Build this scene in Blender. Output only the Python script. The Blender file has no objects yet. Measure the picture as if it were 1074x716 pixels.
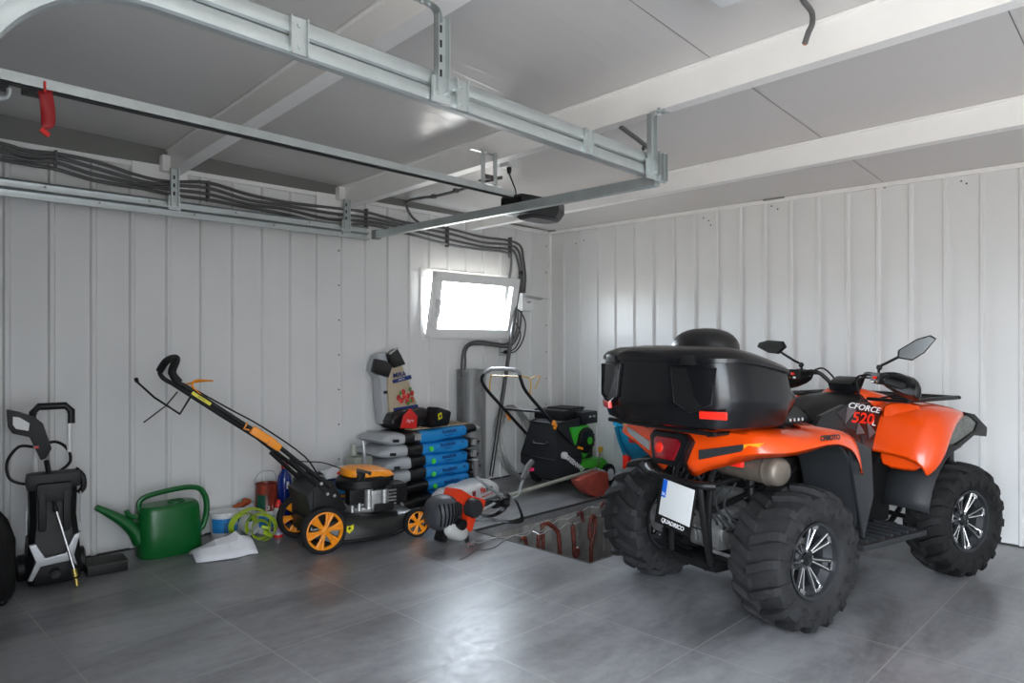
import bpy, bmesh, math, random
from mathutils import Vector, Matrix, Euler
random.seed(7)
S = bpy.context.scene
COL = S.collection
PI = math.pi

# ---------------------------------------------------------------- camera
F_PX, CX, HY, CAM_H = 738.0, 537.0, 358.5, 1.3
HEAD = math.radians(44.5)
cd = bpy.data.cameras.new('camera')
cam = bpy.data.objects.new('camera', cd); COL.objects.link(cam)
cam.location = (0, 0, CAM_H); cam.rotation_euler = (PI/2, 0, HEAD - PI/2)
cd.sensor_width = 36; cd.lens = F_PX/1074*36; cd.clip_start = 0.02; cd.clip_end = 200
cd.shift_y = 0.5/1074
S.camera = cam

# ---------------------------------------------------------------- world (bright overcast sky, pale paving below the horizon)
SKY = 9.0
w = bpy.data.worlds.new('sky'); S.world = w; w.use_nodes = True
nt = w.node_tree; nt.nodes.clear()
wo = nt.nodes.new('ShaderNodeOutputWorld'); bg = nt.nodes.new('ShaderNodeBackground')
tc = nt.nodes.new('ShaderNodeTexCoord'); sx = nt.nodes.new('ShaderNodeSeparateXYZ'); cr = nt.nodes.new('ShaderNodeValToRGB')
mr = nt.nodes.new('ShaderNodeMapRange'); mr.inputs['From Min'].default_value = -1; mr.inputs['From Max'].default_value = 1
nt.links.new(tc.outputs['Generated'], sx.inputs[0]); nt.links.new(sx.outputs['Z'], mr.inputs['Value'])
nt.links.new(mr.outputs[0], cr.inputs[0]); nt.links.new(cr.outputs[0], bg.inputs[0]); nt.links.new(bg.outputs[0], wo.inputs[0])
cr.color_ramp.elements[0].position = 0.0; cr.color_ramp.elements[0].color = (0.36, 0.345, 0.32, 1)
cr.color_ramp.elements[1].position = 1.0; cr.color_ramp.elements[1].color = (4.2, 4.7, 5.3, 1)
e = cr.color_ramp.elements.new(0.485); e.color = (0.44, 0.425, 0.40, 1)
e = cr.color_ramp.elements.new(0.70); e.color = (0.92, 1.02, 1.15, 1)
e = cr.color_ramp.elements.new(0.53); e.color = (0.90, 0.98, 1.06, 1)
# the side of the sky behind the window wall is the bright, sun-ward side
SUNWARD = 3.8
sy1 = nt.nodes.new('ShaderNodeMath'); sy1.operation = 'MAXIMUM'; sy1.inputs[1].default_value = 0.0; nt.links.new(sx.outputs['Y'], sy1.inputs[0])
sy2 = nt.nodes.new('ShaderNodeMath'); sy2.operation = 'POWER'; sy2.inputs[1].default_value = 4.0; nt.links.new(sy1.outputs[0], sy2.inputs[0])
sy3 = nt.nodes.new('ShaderNodeMath'); sy3.operation = 'MULTIPLY_ADD'; sy3.inputs[1].default_value = SKY*SUNWARD; sy3.inputs[2].default_value = SKY
nt.links.new(sy2.outputs[0], sy3.inputs[0]); nt.links.new(sy3.outputs[0], bg.inputs['Strength'])

def portal(name, loc, rot, sxx, syy):
    l = bpy.data.lights.new(name, 'AREA'); l.shape = 'RECTANGLE'; l.size = sxx; l.size_y = syy
    l.cycles.is_portal = True
    o = bpy.data.objects.new(name, l); COL.objects.link(o); o.location = loc; o.rotation_euler = rot
    return o
DOOR_Y0, DOOR_Y1, DOOR_Z, FRONT_X = -2.7, 0.55, 2.4, -0.12
portal('open_door_daylight', (FRONT_X-0.06, (DOOR_Y0+DOOR_Y1)/2, DOOR_Z/2), (0, -PI/2, 0), DOOR_Z, DOOR_Y1-DOOR_Y0)
portal('window_daylight', (4.30, 4.97, 1.63), (-PI/2, 0, 0), 1.08, 0.6)

S.view_settings.view_transform = 'Standard'; S.view_settings.look = 'None'
S.view_settings.exposure = 0.62; S.view_settings.gamma = 1.0; S.view_settings.use_curve_mapping = False
S.cycles.max_bounces = 8; S.cycles.diffuse_bounces = 5; S.cycles.glossy_bounces = 4; S.cycles.transparent_max_bounces = 12
S.cycles.caustics_reflective = False; S.cycles.caustics_refractive = False
S.cycles.sample_clamp_indirect = 6.0
S.cycles.use_denoising = True

# ---------------------------------------------------------------- surveying helpers: a sight line meets a real plane of the room
_fw = (math.cos(HEAD), math.sin(HEAD)); _rt = (math.sin(HEAD), -math.cos(HEAD))
def _ray(px, py):
    a = (px-CX)/F_PX
    return (_fw[0]+a*_rt[0], _fw[1]+a*_rt[1], -(py-HY)/F_PX)
def fl(px, py, z=0.0):
    r = _ray(px, py); t = (z-CAM_H)/r[2]; return Vector((r[0]*t, r[1]*t, z))
def onx(px, py, X):
    r = _ray(px, py); t = X/r[0]; return Vector((X, r[1]*t, CAM_H+r[2]*t))
def ony(px, py, Y):
    r = _ray(px, py); t = Y/r[1]; return Vector((r[0]*t, Y, CAM_H+r[2]*t))

# ---------------------------------------------------------------- materials
MATS = {}
def mat(name, col, rough=0.5, metal=0.0, bump=0.0, bscale=40.0, var=0.0, vscale=6.0, coat=0.0, emit=None, spec=0.5, col2=None, stretch=None):
    if name in MATS: return MATS[name]
    m = bpy.data.materials.new(name); m.use_nodes = True; n = m.node_tree; b = n.nodes['Principled BSDF']
    c = (*col, 1.0)
    b.inputs['Base Color'].default_value = c; b.inputs['Roughness'].default_value = rough; b.inputs['Metallic'].default_value = metal
    b.inputs['Coat Weight'].default_value = coat; b.inputs['Coat Roughness'].default_value = 0.1
    b.inputs['Specular IOR Level'].default_value = spec
    t = n.nodes.new('ShaderNodeTexCoord'); mp = n.nodes.new('ShaderNodeMapping'); n.links.new(t.outputs['Object'], mp.inputs[0])
    if stretch: mp.inputs['Scale'].default_value = stretch
    if var > 0:
        ns = n.nodes.new('ShaderNodeTexNoise'); ns.inputs['Scale'].default_value = vscale; ns.inputs['Detail'].default_value = 6
        ns.inputs['Roughness'].default_value = 0.6
        n.links.new(mp.outputs[0], ns.inputs['Vector'])
        rp = n.nodes.new('ShaderNodeValToRGB'); n.links.new(ns.outputs['Fac'], rp.inputs[0])
        c2 = col2 if col2 else tuple(min(1, v*(1+var)) for v in col)
        c1 = col if col2 else tuple(v*(1-var) for v in col)
        rp.color_ramp.elements[0].position = 0.32; rp.color_ramp.elements[1].position = 0.68
        rp.color_ramp.elements[0].color = (*c1, 1); rp.color_ramp.elements[1].color = (*c2, 1)
        n.links.new(rp.outputs[0], b.inputs['Base Color'])
    if bump > 0:
        nb = n.nodes.new('ShaderNodeTexNoise'); nb.inputs['Scale'].default_value = bscale; nb.inputs['Detail'].default_value = 4
        n.links.new(mp.outputs[0], nb.inputs['Vector'])
        bp = n.nodes.new('ShaderNodeBump'); bp.inputs['Strength'].default_value = bump; bp.inputs['Distance'].default_value = 0.01
        n.links.new(nb.outputs['Fac'], bp.inputs['Height']); n.links.new(bp.outputs[0], b.inputs['Normal'])
    if emit:
        b.inputs['Emission Color'].default_value = (*emit[0], 1); b.inputs['Emission Strength'].default_value = emit[1]
    MATS[name] = m
    return m
def glass(name, col=(1, 1, 1), refl=0.12, rough=0.0):
    m = bpy.data.materials.new(name); m.use_nodes = True; n = m.node_tree; n.nodes.clear()
    o = n.nodes.new('ShaderNodeOutputMaterial'); mx = n.nodes.new('ShaderNodeMixShader'); mx.inputs[0].default_value = refl
    t = n.nodes.new('ShaderNodeBsdfTransparent'); t.inputs[0].default_value = (*col, 1)
    g = n.nodes.new('ShaderNodeBsdfGlossy'); g.inputs['Roughness'].default_value = rough
    n.links.new(t.outputs[0], mx.inputs[1]); n.links.new(g.outputs[0], mx.inputs[2]); n.links.new(mx.outputs[0], o.inputs[0])
    MATS[name] = m; return m

M_wall = mat('white_sheet_metal', (0.70, 0.70, 0.69), 0.32, 0.0, var=0.03, vscale=1.5, bump=0.05, bscale=3)
M_ceil = None
M_white = mat('white_painted_steel', (0.86, 0.85, 0.83), 0.35, var=0.02)
M_upvc = mat('white_window_plastic', (0.80, 0.80, 0.79), 0.3)
M_galv = mat('galvanised_steel', (0.50, 0.54, 0.54), 0.38, 0.75, var=0.06, vscale=12)
M_galvd = mat('dull_zinc_steel', (0.24, 0.245, 0.24), 0.5, 0.3, var=0.08, vscale=14)
M_black = mat('black_plastic', (0.008, 0.008, 0.0085), 0.42, spec=0.3, bump=0.15, bscale=300)
M_blackg = mat('gloss_black_plastic', (0.007, 0.0075, 0.009), 0.25, spec=0.4)
M_dgrey = mat('dark_grey_plastic', (0.026, 0.028, 0.031), 0.5, spec=0.35, bump=0.15, bscale=200)
M_rubber = mat('tyre_rubber', (0.011, 0.011, 0.0115), 0.7, spec=0.3, bump=0.3, bscale=60, var=0.35, vscale=9)
M_rubberl = mat('dusty_tyre_rubber', (0.021, 0.021, 0.022), 0.7, spec=0.3, bump=0.3, bscale=60, var=0.35, vscale=9)
M_orange = mat('orange_bodywork', (0.82, 0.072, 0.004), 0.25, coat=0.3)
M_orpl = mat('orange_plastic', (0.90, 0.30, 0.01), 0.4)
M_green = mat('green_watering_can_plastic', (0.004, 0.115, 0.022), 0.33)
M_lime = mat('bright_green_plastic', (0.05, 0.45, 0.02), 0.35)
M_silver = mat('silver_plastic', (0.42, 0.43, 0.44), 0.35, 0.3)
M_alu = mat('cast_aluminium', (0.42, 0.42, 0.41), 0.42, 0.75, bump=0.3, bscale=60, var=0.25, vscale=20)
M_chrome = mat('bright_metal', (0.75, 0.75, 0.76), 0.18, 1.0)
M_red = mat('red_plastic', (0.62, 0.02, 0.015), 0.35)
M_redl = mat('red_reflector', (0.85, 0.025, 0.012), 0.25, coat=0.5)
M_redlens = mat('dark_red_lens', (0.20, 0.002, 0.008), 0.12, coat=1.0)
M_amber = mat('amber_lens', (0.95, 0.36, 0.02), 0.2, coat=0.6)
M_whitep = mat('white_plastic', (0.72, 0.73, 0.73), 0.4)
M_paper = mat('white_paper', (0.80, 0.80, 0.83), 0.8)
M_cable = mat('grey_conduit', (0.10, 0.10, 0.10), 0.5)
M_cabled = mat('dark_conduit', (0.045, 0.045, 0.045), 0.5)
M_blue = mat('blue_printed_foil', (0.012, 0.25, 0.62), 0.35, bump=0.4, bscale=14)
M_bagblk = mat('black_printed_foil', (0.010, 0.010, 0.011), 0.3, bump=0.5, bscale=14)
M_baggry = mat('pale_grey_foil', (0.42, 0.44, 0.46), 0.38, bump=0.6, bscale=14)
M_fabric = mat('black_catcher_fabric', (0.018, 0.019, 0.022), 0.8, spec=0.3, bump=0.3, bscale=350)
M_teal = mat('turquoise_blue_plastic', (0.008, 0.26, 0.45), 0.4)
M_mirror = mat('mirror_glass', (0.15, 0.155, 0.155), 0.25, 1.0)
M_muffler = mat('weathered_muffler_metal', (0.20, 0.17, 0.14), 0.5, 0.6, var=0.3, vscale=8)
M_txtw = mat('white_print', (0.75, 0.75, 0.75), 0.5)
M_txtk = mat('black_print', (0.01, 0.01, 0.01), 0.5)
M_navy = mat('navy_print', (0.01, 0.03, 0.16), 0.4)
M_yel = mat('yellow_print', (0.75, 0.68, 0.02), 0.4)

# ---------------------------------------------------------------- mesh builder
class MB:
    def __init__(s): s.bm = bmesh.new(); s.mats = []
    def _mi(s, f0, m):
        if m is None: return
        if m not in s.mats: s.mats.append(m)
        i = s.mats.index(m)
        for f in list(s.bm.faces)[f0:]: f.material_index = i
    def box(s, c, sz, rot=None, bev=0.0, m=None, seg=2, taper=None):
        f0 = len(s.bm.faces)
        b = bmesh.new(); bmesh.ops.create_cube(b, size=1.0)
        for v in b.verts:
            k = 1.0
            if taper is not None and v.co.z > 0: k = taper
            v.co = Vector((v.co.x*sz[0]*k, v.co.y*sz[1]*k, v.co.z*sz[2]))
        if bev > 0:
            bmesh.ops.bevel(b, geom=list(b.edges), offset=bev, segments=seg, profile=0.7, affect='EDGES', clamp_overlap=True)
        R = Matrix.Identity(4)
        if rot is not None: R = rot.to_4x4() if isinstance(rot, Matrix) else Euler([math.radians(a) for a in rot]).to_matrix().to_4x4()
        b.transform(Matrix.Translation(c) @ R)
        s._merge(b); s._mi(f0, m); return s
    def _merge(s, b):
        me = bpy.data.meshes.new('t'); b.to_mesh(me); b.free(); s.bm.from_mesh(me); bpy.data.meshes.remove(me)
        s.bm.faces.ensure_lookup_table()
    def rings(s, rings, cap=True, close=True, loop=False, m=None):
        f0 = len(s.bm.faces); bm = s.bm
        R = [[bm.verts.new(Vector(p)) for p in r] for r in rings]
        n = len(R[0]); N = len(R)
        for i in range(N if loop else N-1):
            a, b = R[i], R[(i+1) % N]
            for j in range(n if close else n-1):
                k = (j+1) % n
                try: bm.faces.new((a[j], a[k], b[k], b[j]))
                except ValueError: pass
        if cap and not loop and close:
            for r in (R[0][::-1], R[-1]):
                try: bm.faces.new(r)
                except ValueError: pass
        bm.faces.ensure_lookup_table()
        s._mi(f0, m); return s
    def cyl(s, p0, p1, r0, r1=None, n=16, m=None, cap=True):
        p0, p1 = Vector(p0), Vector(p1); r1 = r0 if r1 is None else r1
        d = (p1-p0).normalized(); u = d.orthogonal().normalized(); v = d.cross(u)
        rr = []
        for p, r in ((p0, r0), (p1, r1)):
            rr.append([p+(u*math.cos(2*PI*i/n)+v*math.sin(2*PI*i/n))*r for i in range(n)])
        return s.rings(rr, cap=cap, m=m)
    def tube(s, pts, r, n=8, sm=0, closed=False, m=None, cap=True, flat=None):
        P = [Vector(p) for p in pts]
        if sm: P = smooth(P, sm, closed)
        N = len(P); rr = []; u = None
        for i, p in enumerate(P):
            if closed: d = (P[(i+1) % N]-P[i-1])
            else: d = (P[min(i+1, N-1)]-P[max(i-1, 0)])
            if d.length < 1e-9: d = Vector((0, 0, 1))
            d.normalize()
            u = d.orthogonal().normalized() if u is None else (u-d*u.dot(d))
            if u.length < 1e-6: u = d.orthogonal()
            u.normalize(); v = d.cross(u)
            q = r[min(i, len(r)-1)] if isinstance(r, (list, tuple)) else r
            rr.append([p+(u*math.cos(2*PI*j/n)+v*math.sin(2*PI*j/n)*(flat or 1))*q for j in range(n)])
        return s.rings(rr, cap=cap and not closed, loop=closed, m=m)
    def ribbon(s, pts, wd, th, up=(0, 0, 1), sm=0, m=None, closed=False):
        P = [Vector(p) for p in pts]
        if sm: P = smooth(P, sm, closed)
        up = Vector(up).normalized(); rr = []; N = len(P)
        for i, p in enumerate(P):
            d = (P[(i+1) % N]-P[i-1]) if closed else (P[min(i+1, N-1)]-P[max(i-1, 0)])
            d.normalize(); a = up; c = d.cross(a)
            if c.length < 1e-5: c = d.orthogonal()
            c.normalize()
            rr.append([p+a*wd/2+c*th/2, p-a*wd/2+c*th/2, p-a*wd/2-c*th/2, p+a*wd/2-c*th/2])
        return s.rings(rr, cap=not closed, loop=closed, m=m)
    def lathe(s, prof, n=24, mtx=None, m=None, cap=False, a0=0, a1=2*PI):
        full = abs(a1-a0-2*PI) < 1e-6
        rr = []
        for i in range(n if full else n+1):
            a = a0+(a1-a0)*i/n
            ring = [Vector((r*math.cos(a), r*math.sin(a), z)) for r, z in prof]
            if mtx is not None: ring = [mtx @ p for p in ring]
            rr.append(ring)
        return s.rings(rr, cap=False, close=False, loop=full, m=m)
    def prism(s, poly, t, mtx=None, m=None, bev=0.0):
        """polygon in the XZ plane, thickness t along Y, centred"""
        f0 = len(s.bm.faces); b = bmesh.new()
        A = [b.verts.new((x, -t/2, z)) for x, z in poly]; B_ = [b.verts.new((x, t/2, z)) for x, z in poly]
        n = len(poly); b.faces.new(A); b.faces.new(B_[::-1])
        for i in range(n): b.faces.new((A[(i+1) % n], A[i], B_[i], B_[(i+1) % n]))
        bmesh.ops.recalc_face_normals(b, faces=b.faces)
        if bev > 0: bmesh.ops.bevel(b, geom=list(b.edges), offset=bev, segments=2, profile=0.7, affect='EDGES', clamp_overlap=True)
        if mtx is not None: b.transform(mtx)
        s._merge(b); s._mi(f0, m); return s
    def ell(s, c, r, rot=None, n=20, m=None, pw=1.0):
        f0 = len(s.bm.faces); b = bmesh.new(); bmesh.ops.create_uvsphere(b, u_segments=n, v_segments=max(8, n//2), radius=1)
        for v in b.verts:
            co = v.co
            if pw != 1.0: co = Vector([math.copysign(abs(q)**pw, q) for q in co])
            v.co = Vector((co.x*r[0], co.y*r[1], co.z*r[2]))
        R = Euler([math.radians(a) for a in rot]).to_matrix().to_4x4() if rot is not None else Matrix.Identity(4)
        b.transform(Matrix.Translation(c) @ R); s._merge(b); s._mi(f0, m); return s
    def sheet(s, grid, m=None):
        return s.rings(grid, cap=False, close=False, m=m)
    def jitter(s, a, sc=6.0, seed=0.0):
        from mathutils import noise
        for v in s.bm.verts:
            q = v.co*sc+Vector((seed, seed*1.7, seed*0.3))
            v.co += noise.noise_vector(q)*a
        return s
    def build(s, name, m=None, parent=None, sharp=35, solid=0.0, sub=0, mtx=None, normals=True):
        bm = s.bm
        if mtx is not None: bm.transform(mtx)
        if normals: bmesh.ops.recalc_face_normals(bm, faces=bm.faces)
        th = math.radians(sharp)
        for f in bm.faces: f.smooth = True
        for ed in bm.edges:
            if len(ed.link_faces) == 2:
                if ed.calc_face_angle(0) > th: ed.smooth = False
        me = bpy.data.meshes.new(name); bm.to_mesh(me); bm.free()
        if s.mats:
            for q in s.mats: me.materials.append(q)
        else: me.materials.append(m)
        o = bpy.data.objects.new(name, me); COL.objects.link(o)
        if parent is not None: o.parent = parent
        if solid: md = o.modifiers.new('solid', 'SOLIDIFY'); md.thickness = solid; md.offset = 0
        if sub: md = o.modifiers.new('sub', 'SUBSURF'); md.levels = sub; md.render_levels = sub
        return o
def smooth(P, k, closed=False):
    out = []; n = len(P)
    def g(i): return P[i % n] if closed else P[max(0, min(n-1, i))]
    for i in range(n if closed else n-1):
        a, b, c, d = g(i-1), g(i), g(i+1), g(i+2)
        for j in range(k):
            t = j/k
            out.append(0.5*((2*b)+(c-a)*t+(2*a-5*b+4*c-d)*t*t+(3*b-a-3*c+d)*t**3))
    if not closed: out.append(P[-1])
    return out
def thing(name, label, cat, loc=(0, 0, 0), rz=0.0, group=None):
    o = bpy.data.objects.new(name, None); COL.objects.link(o); o.empty_display_size = 0.05
    o.location = loc; o.rotation_euler = (0, 0, math.radians(rz)); tag(o, label, cat, group); return o
def tag(o, label, cat, group=None):
    o['label'] = label; o['category'] = cat
    if group: o['group'] = group
    return o
def struct(o): o['kind'] = 'structure'; return o
def text(s, size, m, parent, mtx, name='lettering', ext=0.0008, shear=0.0, align='CENTER', bold=0.0, spacing=1.0):
    c = bpy.data.curves.new(name, 'FONT'); c.body = s; c.size = size; c.extrude = ext; c.shear = shear
    c.align_x = align; c.align_y = 'CENTER'; c.offset = bold; c.space_character = spacing; c.resolution_u = 3
    tmp = bpy.data.objects.new('tmp', c); COL.objects.link(tmp)
    bpy.context.view_layer.update()
    me = bpy.data.meshes.new_from_object(tmp.evaluated_get(bpy.context.evaluated_depsgraph_get()))
    bpy.data.objects.remove(tmp); bpy.data.curves.remove(c)
    me.transform(mtx); me.materials.clear(); me.materials.append(m)
    o = bpy.data.objects.new(name, me); COL.objects.link(o)
    o.parent = parent
    return o
def basis(o, x, y):
    """matrix with local x along x, local y along y, z = x cross y, at o"""
    x = Vector(x).normalized(); z = x.cross(Vector(y)).normalized(); y = z.cross(x)
    return Matrix(((x.x, y.x, z.x, o[0]), (x.y, y.y, z.y, o[1]), (x.z, y.z, z.z, o[2]), (0, 0, 0, 1)))
AX_Y = Matrix.Rotation(-PI/2, 4, 'X')      # lathe axis z -> +y
AX_X = Matrix.Rotation(PI/2, 4, 'Y')       # lathe axis z -> +x
def T(x, y, z): return Matrix.Translation((x, y, z))

# ================================================================ ROOM
XW, YW, ZT = 5.44, 4.80, 2.433          # right wall, left wall, top of the wall sheets
YN = -3.5
def zc(x, y): return ZT+(XW-x)*(0.028+0.0135*(YW-y))
PIT = (3.27, 4.75, 2.57, 3.60)

# floor tiles
fm = bpy.data.materials.new('dark_stone_floor_tiles'); fm.use_nodes = True; n = fm.node_tree; bs = n.nodes['Principled BSDF']; bs.inputs['Specular IOR Level'].default_value = 0.85
t = n.nodes.new('ShaderNodeTexCoord'); mp = n.nodes.new('ShaderNodeMapping'); n.links.new(t.outputs['Object'], mp.inputs[0])
mp.inputs['Location'].default_value = (-0.78, -0.29, 0)
br = n.nodes.new('ShaderNodeTexBrick'); br.offset = 0; br.squash = 1
br.inputs['Scale'].default_value = 1; br.inputs['Brick Width'].default_value = 0.625; br.inputs['Row Height'].default_value = 0.625
br.inputs['Mortar Size'].default_value = 0.0038; br.inputs['Mortar Smooth'].default_value = 0.3; br.inputs['Bias'].default_value = 0
br.inputs['Color1'].default_value = (0.0, 0.0, 0.0, 1); br.inputs['Color2'].default_value = (1, 1, 1, 1)
n.links.new(mp.outputs[0], br.inputs['Vector'])
n1 = n.nodes.new('ShaderNodeTexNoise'); n1.inputs['Scale'].default_value = 1.3; n1.inputs['Detail'].default_value = 10; n1.inputs['Roughness'].default_value = 0.62; n1.inputs['Distortion'].default_value = 0.6
n2 = n.nodes.new('ShaderNodeTexNoise'); n2.inputs['Scale'].default_value = 14; n2.inputs['Detail'].default_value = 8; n2.inputs['Roughness'].default_value = 0.7
m2 = n.nodes.new('ShaderNodeMapping'); m2.inputs['Scale'].default_value = (0.5, 1.8, 1); n.links.new(t.outputs['Object'], m2.inputs[0])
n.links.new(m2.outputs[0], n1.inputs['Vector']); n.links.new(t.outputs['Object'], n2.inputs['Vector'])
ad = n.nodes.new('ShaderNodeMath'); ad.operation = 'MULTIPLY_ADD'; ad.inputs[1].default_value = 0.42; n.links.new(n2.outputs['Fac'], ad.inputs[0]); n.links.new(n1.outputs['Fac'], ad.inputs[2])
bw = n.nodes.new('ShaderNodeMath'); bw.operation = 'MULTIPLY_ADD'; bw.inputs[1].default_value = 0.06; n.links.new(br.outputs['Color'], bw.inputs[0]); n.links.new(ad.outputs[0], bw.inputs[2])
rp = n.nodes.new('ShaderNodeValToRGB'); n.links.new(bw.outputs[0], rp.inputs[0])
rp.color_ramp.elements[0].position = 0.57; rp.color_ramp.elements[0].color = (0.115, 0.116, 0.121, 1)
rp.color_ramp.elements[1].position = 0.88; rp.color_ramp.elements[1].color = (0.31, 0.312, 0.322, 1)
mx = n.nodes.new('ShaderNodeMixRGB'); mx.inputs[2].default_value = (0.42, 0.41, 0.39, 1)
mf = n.nodes.new('ShaderNodeMath'); mf.operation = 'MULTIPLY'; mf.inputs[1].default_value = 0.55
n.links.new(br.outputs['Fac'], mf.inputs[0]); n.links.new(mf.outputs[0], mx.inputs[0]); n.links.new(rp.outputs[0], mx.inputs[1]); n.links.new(mx.outputs[0], bs.inputs['Base Color'])
rr = n.nodes.new('ShaderNodeMapRange'); rr.inputs['From Min'].default_value = 0.35; rr.inputs['From Max'].default_value = 0.75; rr.inputs['To Min'].default_value = 0.28; rr.inputs['To Max'].default_value = 0.42
n.links.new(n2.outputs['Fac'], rr.inputs['Value']); n.links.new(rr.outputs[0], bs.inputs['Roughness'])
bp = n.nodes.new('ShaderNodeBump'); bp.inputs['Strength'].default_value = 0.18; bp.inputs['Distance'].default_value = 0.004
n.links.new(n2.outputs['Fac'], bp.inputs['Height']); n.links.new(bp.outputs[0], bs.inputs['Normal'])

b = MB()
def slab(b, x0, x1, y0, y1, z0, z1, m=None): b.box(((x0+x1)/2, (y0+y1)/2, (z0+z1)/2), (x1-x0, y1-y0, z1-z0), m=m)
FX0, FY0 = FRONT_X-0.1, YN-0.1
slab(b, FX0, XW+0.1, FY0, PIT[2], -0.06, 0); slab(b, FX0, XW+0.1, PIT[3], YW+0.1, -0.06, 0)
slab(b, FX0, PIT[0], PIT[2], PIT[3], -0.06, 0); slab(b, PIT[1], XW+0.1, PIT[2], PIT[3], -0.06, 0)
struct(b.build('floor', fm))
# pit
M_conc = mat('rough_pit_concrete', (0.30, 0.29, 0.27), 0.9, var=0.5, vscale=5, bump=0.8, bscale=25, stretch=(1, 1, 0.6))
M_concs = mat('streaked_pit_concrete', (0.32, 0.31, 0.29), 0.85, var=0.7, vscale=9, bump=0.8, bscale=20, stretch=(3, 3, 0.15))
b = MB(); x0, x1, y0, y1 = PIT; D = -1.5
slab(b, x0-0.1, x1+0.1, y1, y1+0.1, D, -0.06, M_conc); slab(b, x0-0.1, x1+0.1, y0-0.1, y0, D, -0.06, M_conc)
slab(b, x0-0.1, x0, y0, y1, D, -0.06, M_conc); slab(b, x1, x1+0.1, y0, y1, D, -0.06, M_concs)
for k in range(14):
    yy = y0+0.04+k*(y1-y0-0.06)/13
    b.box((x1-0.008, yy, (D-0.3)/2-0.15), (0.02, 0.03, -D-0.3), m=M_concs)
slab(b, x0-0.1, x1+0.1, y0-0.1, y1+0.1, D-0.1, D, M_conc)
b.box(((x0+x1)/2, y1-0.006, -0.16), (x1-x0, 0.02, 0.20), m=M_conc)
struct(b.build('floor', M_conc)).name = 'floor_pit'
b = MB()
for a, c in (((x0, y1), (x1, y1)), ((x1, y0), (x1, y1)), ((x0, y0), (x0, y1)), ((x0, y0), (x1, y0))):
    cx, cy = (a[0]+c[0])/2, (a[1]+c[1])/2
    b.box((cx, cy, -0.006), (abs(c[0]-a[0])+0.012, abs(c[1]-a[1])+0.012, 0.016))
struct(b.build('trim_1', mat('dark_pit_edging', (0.05, 0.05, 0.048), 0.5, 0.3)))

# ribbed walls
def rib(b, p, along, out, z0, z1, w0=0.040, w1=0.020, h=0.017):
    p = Vector(p); a = Vector(along); o = Vector(out)
    prof = [p-a*w0/2, p-a*w1/2+o*h, p+a*w1/2+o*h, p+a*w0/2]
    b.rings([[q+Vector((0, 0, z)) for q in prof] for z in (z0, z1)], cap=False, close=False)
WX0, WX1, WZ0, WZ1 = 3.760, 4.80, 1.335, 1.925
b = MB()
slab(b, FX0, WX0, YW, YW+0.08, 0.0, zc(0, YW)+0.1); slab(b, WX1, XW+0.1, YW, YW+0.08, 0.0, zc(0, YW)+0.1)
slab(b, WX0, WX1, YW, YW+0.08, 0.0, WZ0); slab(b, WX0, WX1, YW, YW+0.08, WZ1, zc(0, YW)+0.1)
k = -5
while True:
    x = 0.83+0.2165*k; k += 1
    if x > XW-0.1: break
    if WX0-0.02 < x < WX1+0.02:
        rib(b, (x, YW, 0), (1, 0, 0), (0, -1, 0), 0.01, WZ0); rib(b, (x, YW, 0), (1, 0, 0), (0, -1, 0), WZ1, ZT-0.02)
    else: rib(b, (x, YW, 0), (1, 0, 0), (0, -1, 0), 0.01, ZT-0.02)
struct(b.build('wall_left', M_wall, sharp=20))
b = MB()
slab(b, XW, XW+0.08, FY0, YW+0.08, 0.0, ZT+0.02)
k = 0
while True:
    y = 4.61-0.2105*k; k += 1
    if y < YN+0.1: break
    rib(b, (XW, y, 0), (0, -1, 0), (-1, 0, 0), 0.01, ZT-0.02, w0=0.036, w1=0.016, h=0.020)
struct(b.build('wall_right', M_wall, sharp=20))
# screws
M_screw = mat('dark_screw_heads', (0.06, 0.06, 0.06), 0.5)
b = MB()
for x, zz in ((2.98, 0.0), (5.40, 0.0)):
    for k in range(9): b.cyl((x-0.02, YW+0.002, 0.12+0.27*k), (x-0.02, YW-0.006, 0.12+0.27*k), 0.006, n=8)
for y, z in ((4.35, 2.30), (4.45, 2.28), (3.05, 2.36), (3.0, 2.33), (2.98, 2.29), (2.45, 2.38), (2.4, 2.35), (1.62, 2.40), (1.15, 2.37), (1.12, 2.35), (4.4, 1.95)):
    b.cyl((XW+0.002, y, z), (XW-0.005, y, z), 0.006, n=8)
struct(b.build('trim_2', M_screw))
# front wall with the open door behind the camera, side wall
b = MB(); X = FRONT_X
slab(b, X-0.1, X, DOOR_Y1, YW+0.08, 0, 3.2); slab(b, X-0.1, X, FY0, DOOR_Y0, 0, 3.2); slab(b, X-0.1, X, DOOR_Y0, DOOR_Y1, DOOR_Z, 3.2)
struct(b.build('wall_front', mat('grey_door_wall', (0.12, 0.12, 0.12), 0.6)))
b = MB(); slab(b, X-0.1, XW+0.08, YN-0.1, YN, 0, 3.3)
struct(b.build('wall_near', M_wall))
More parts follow.
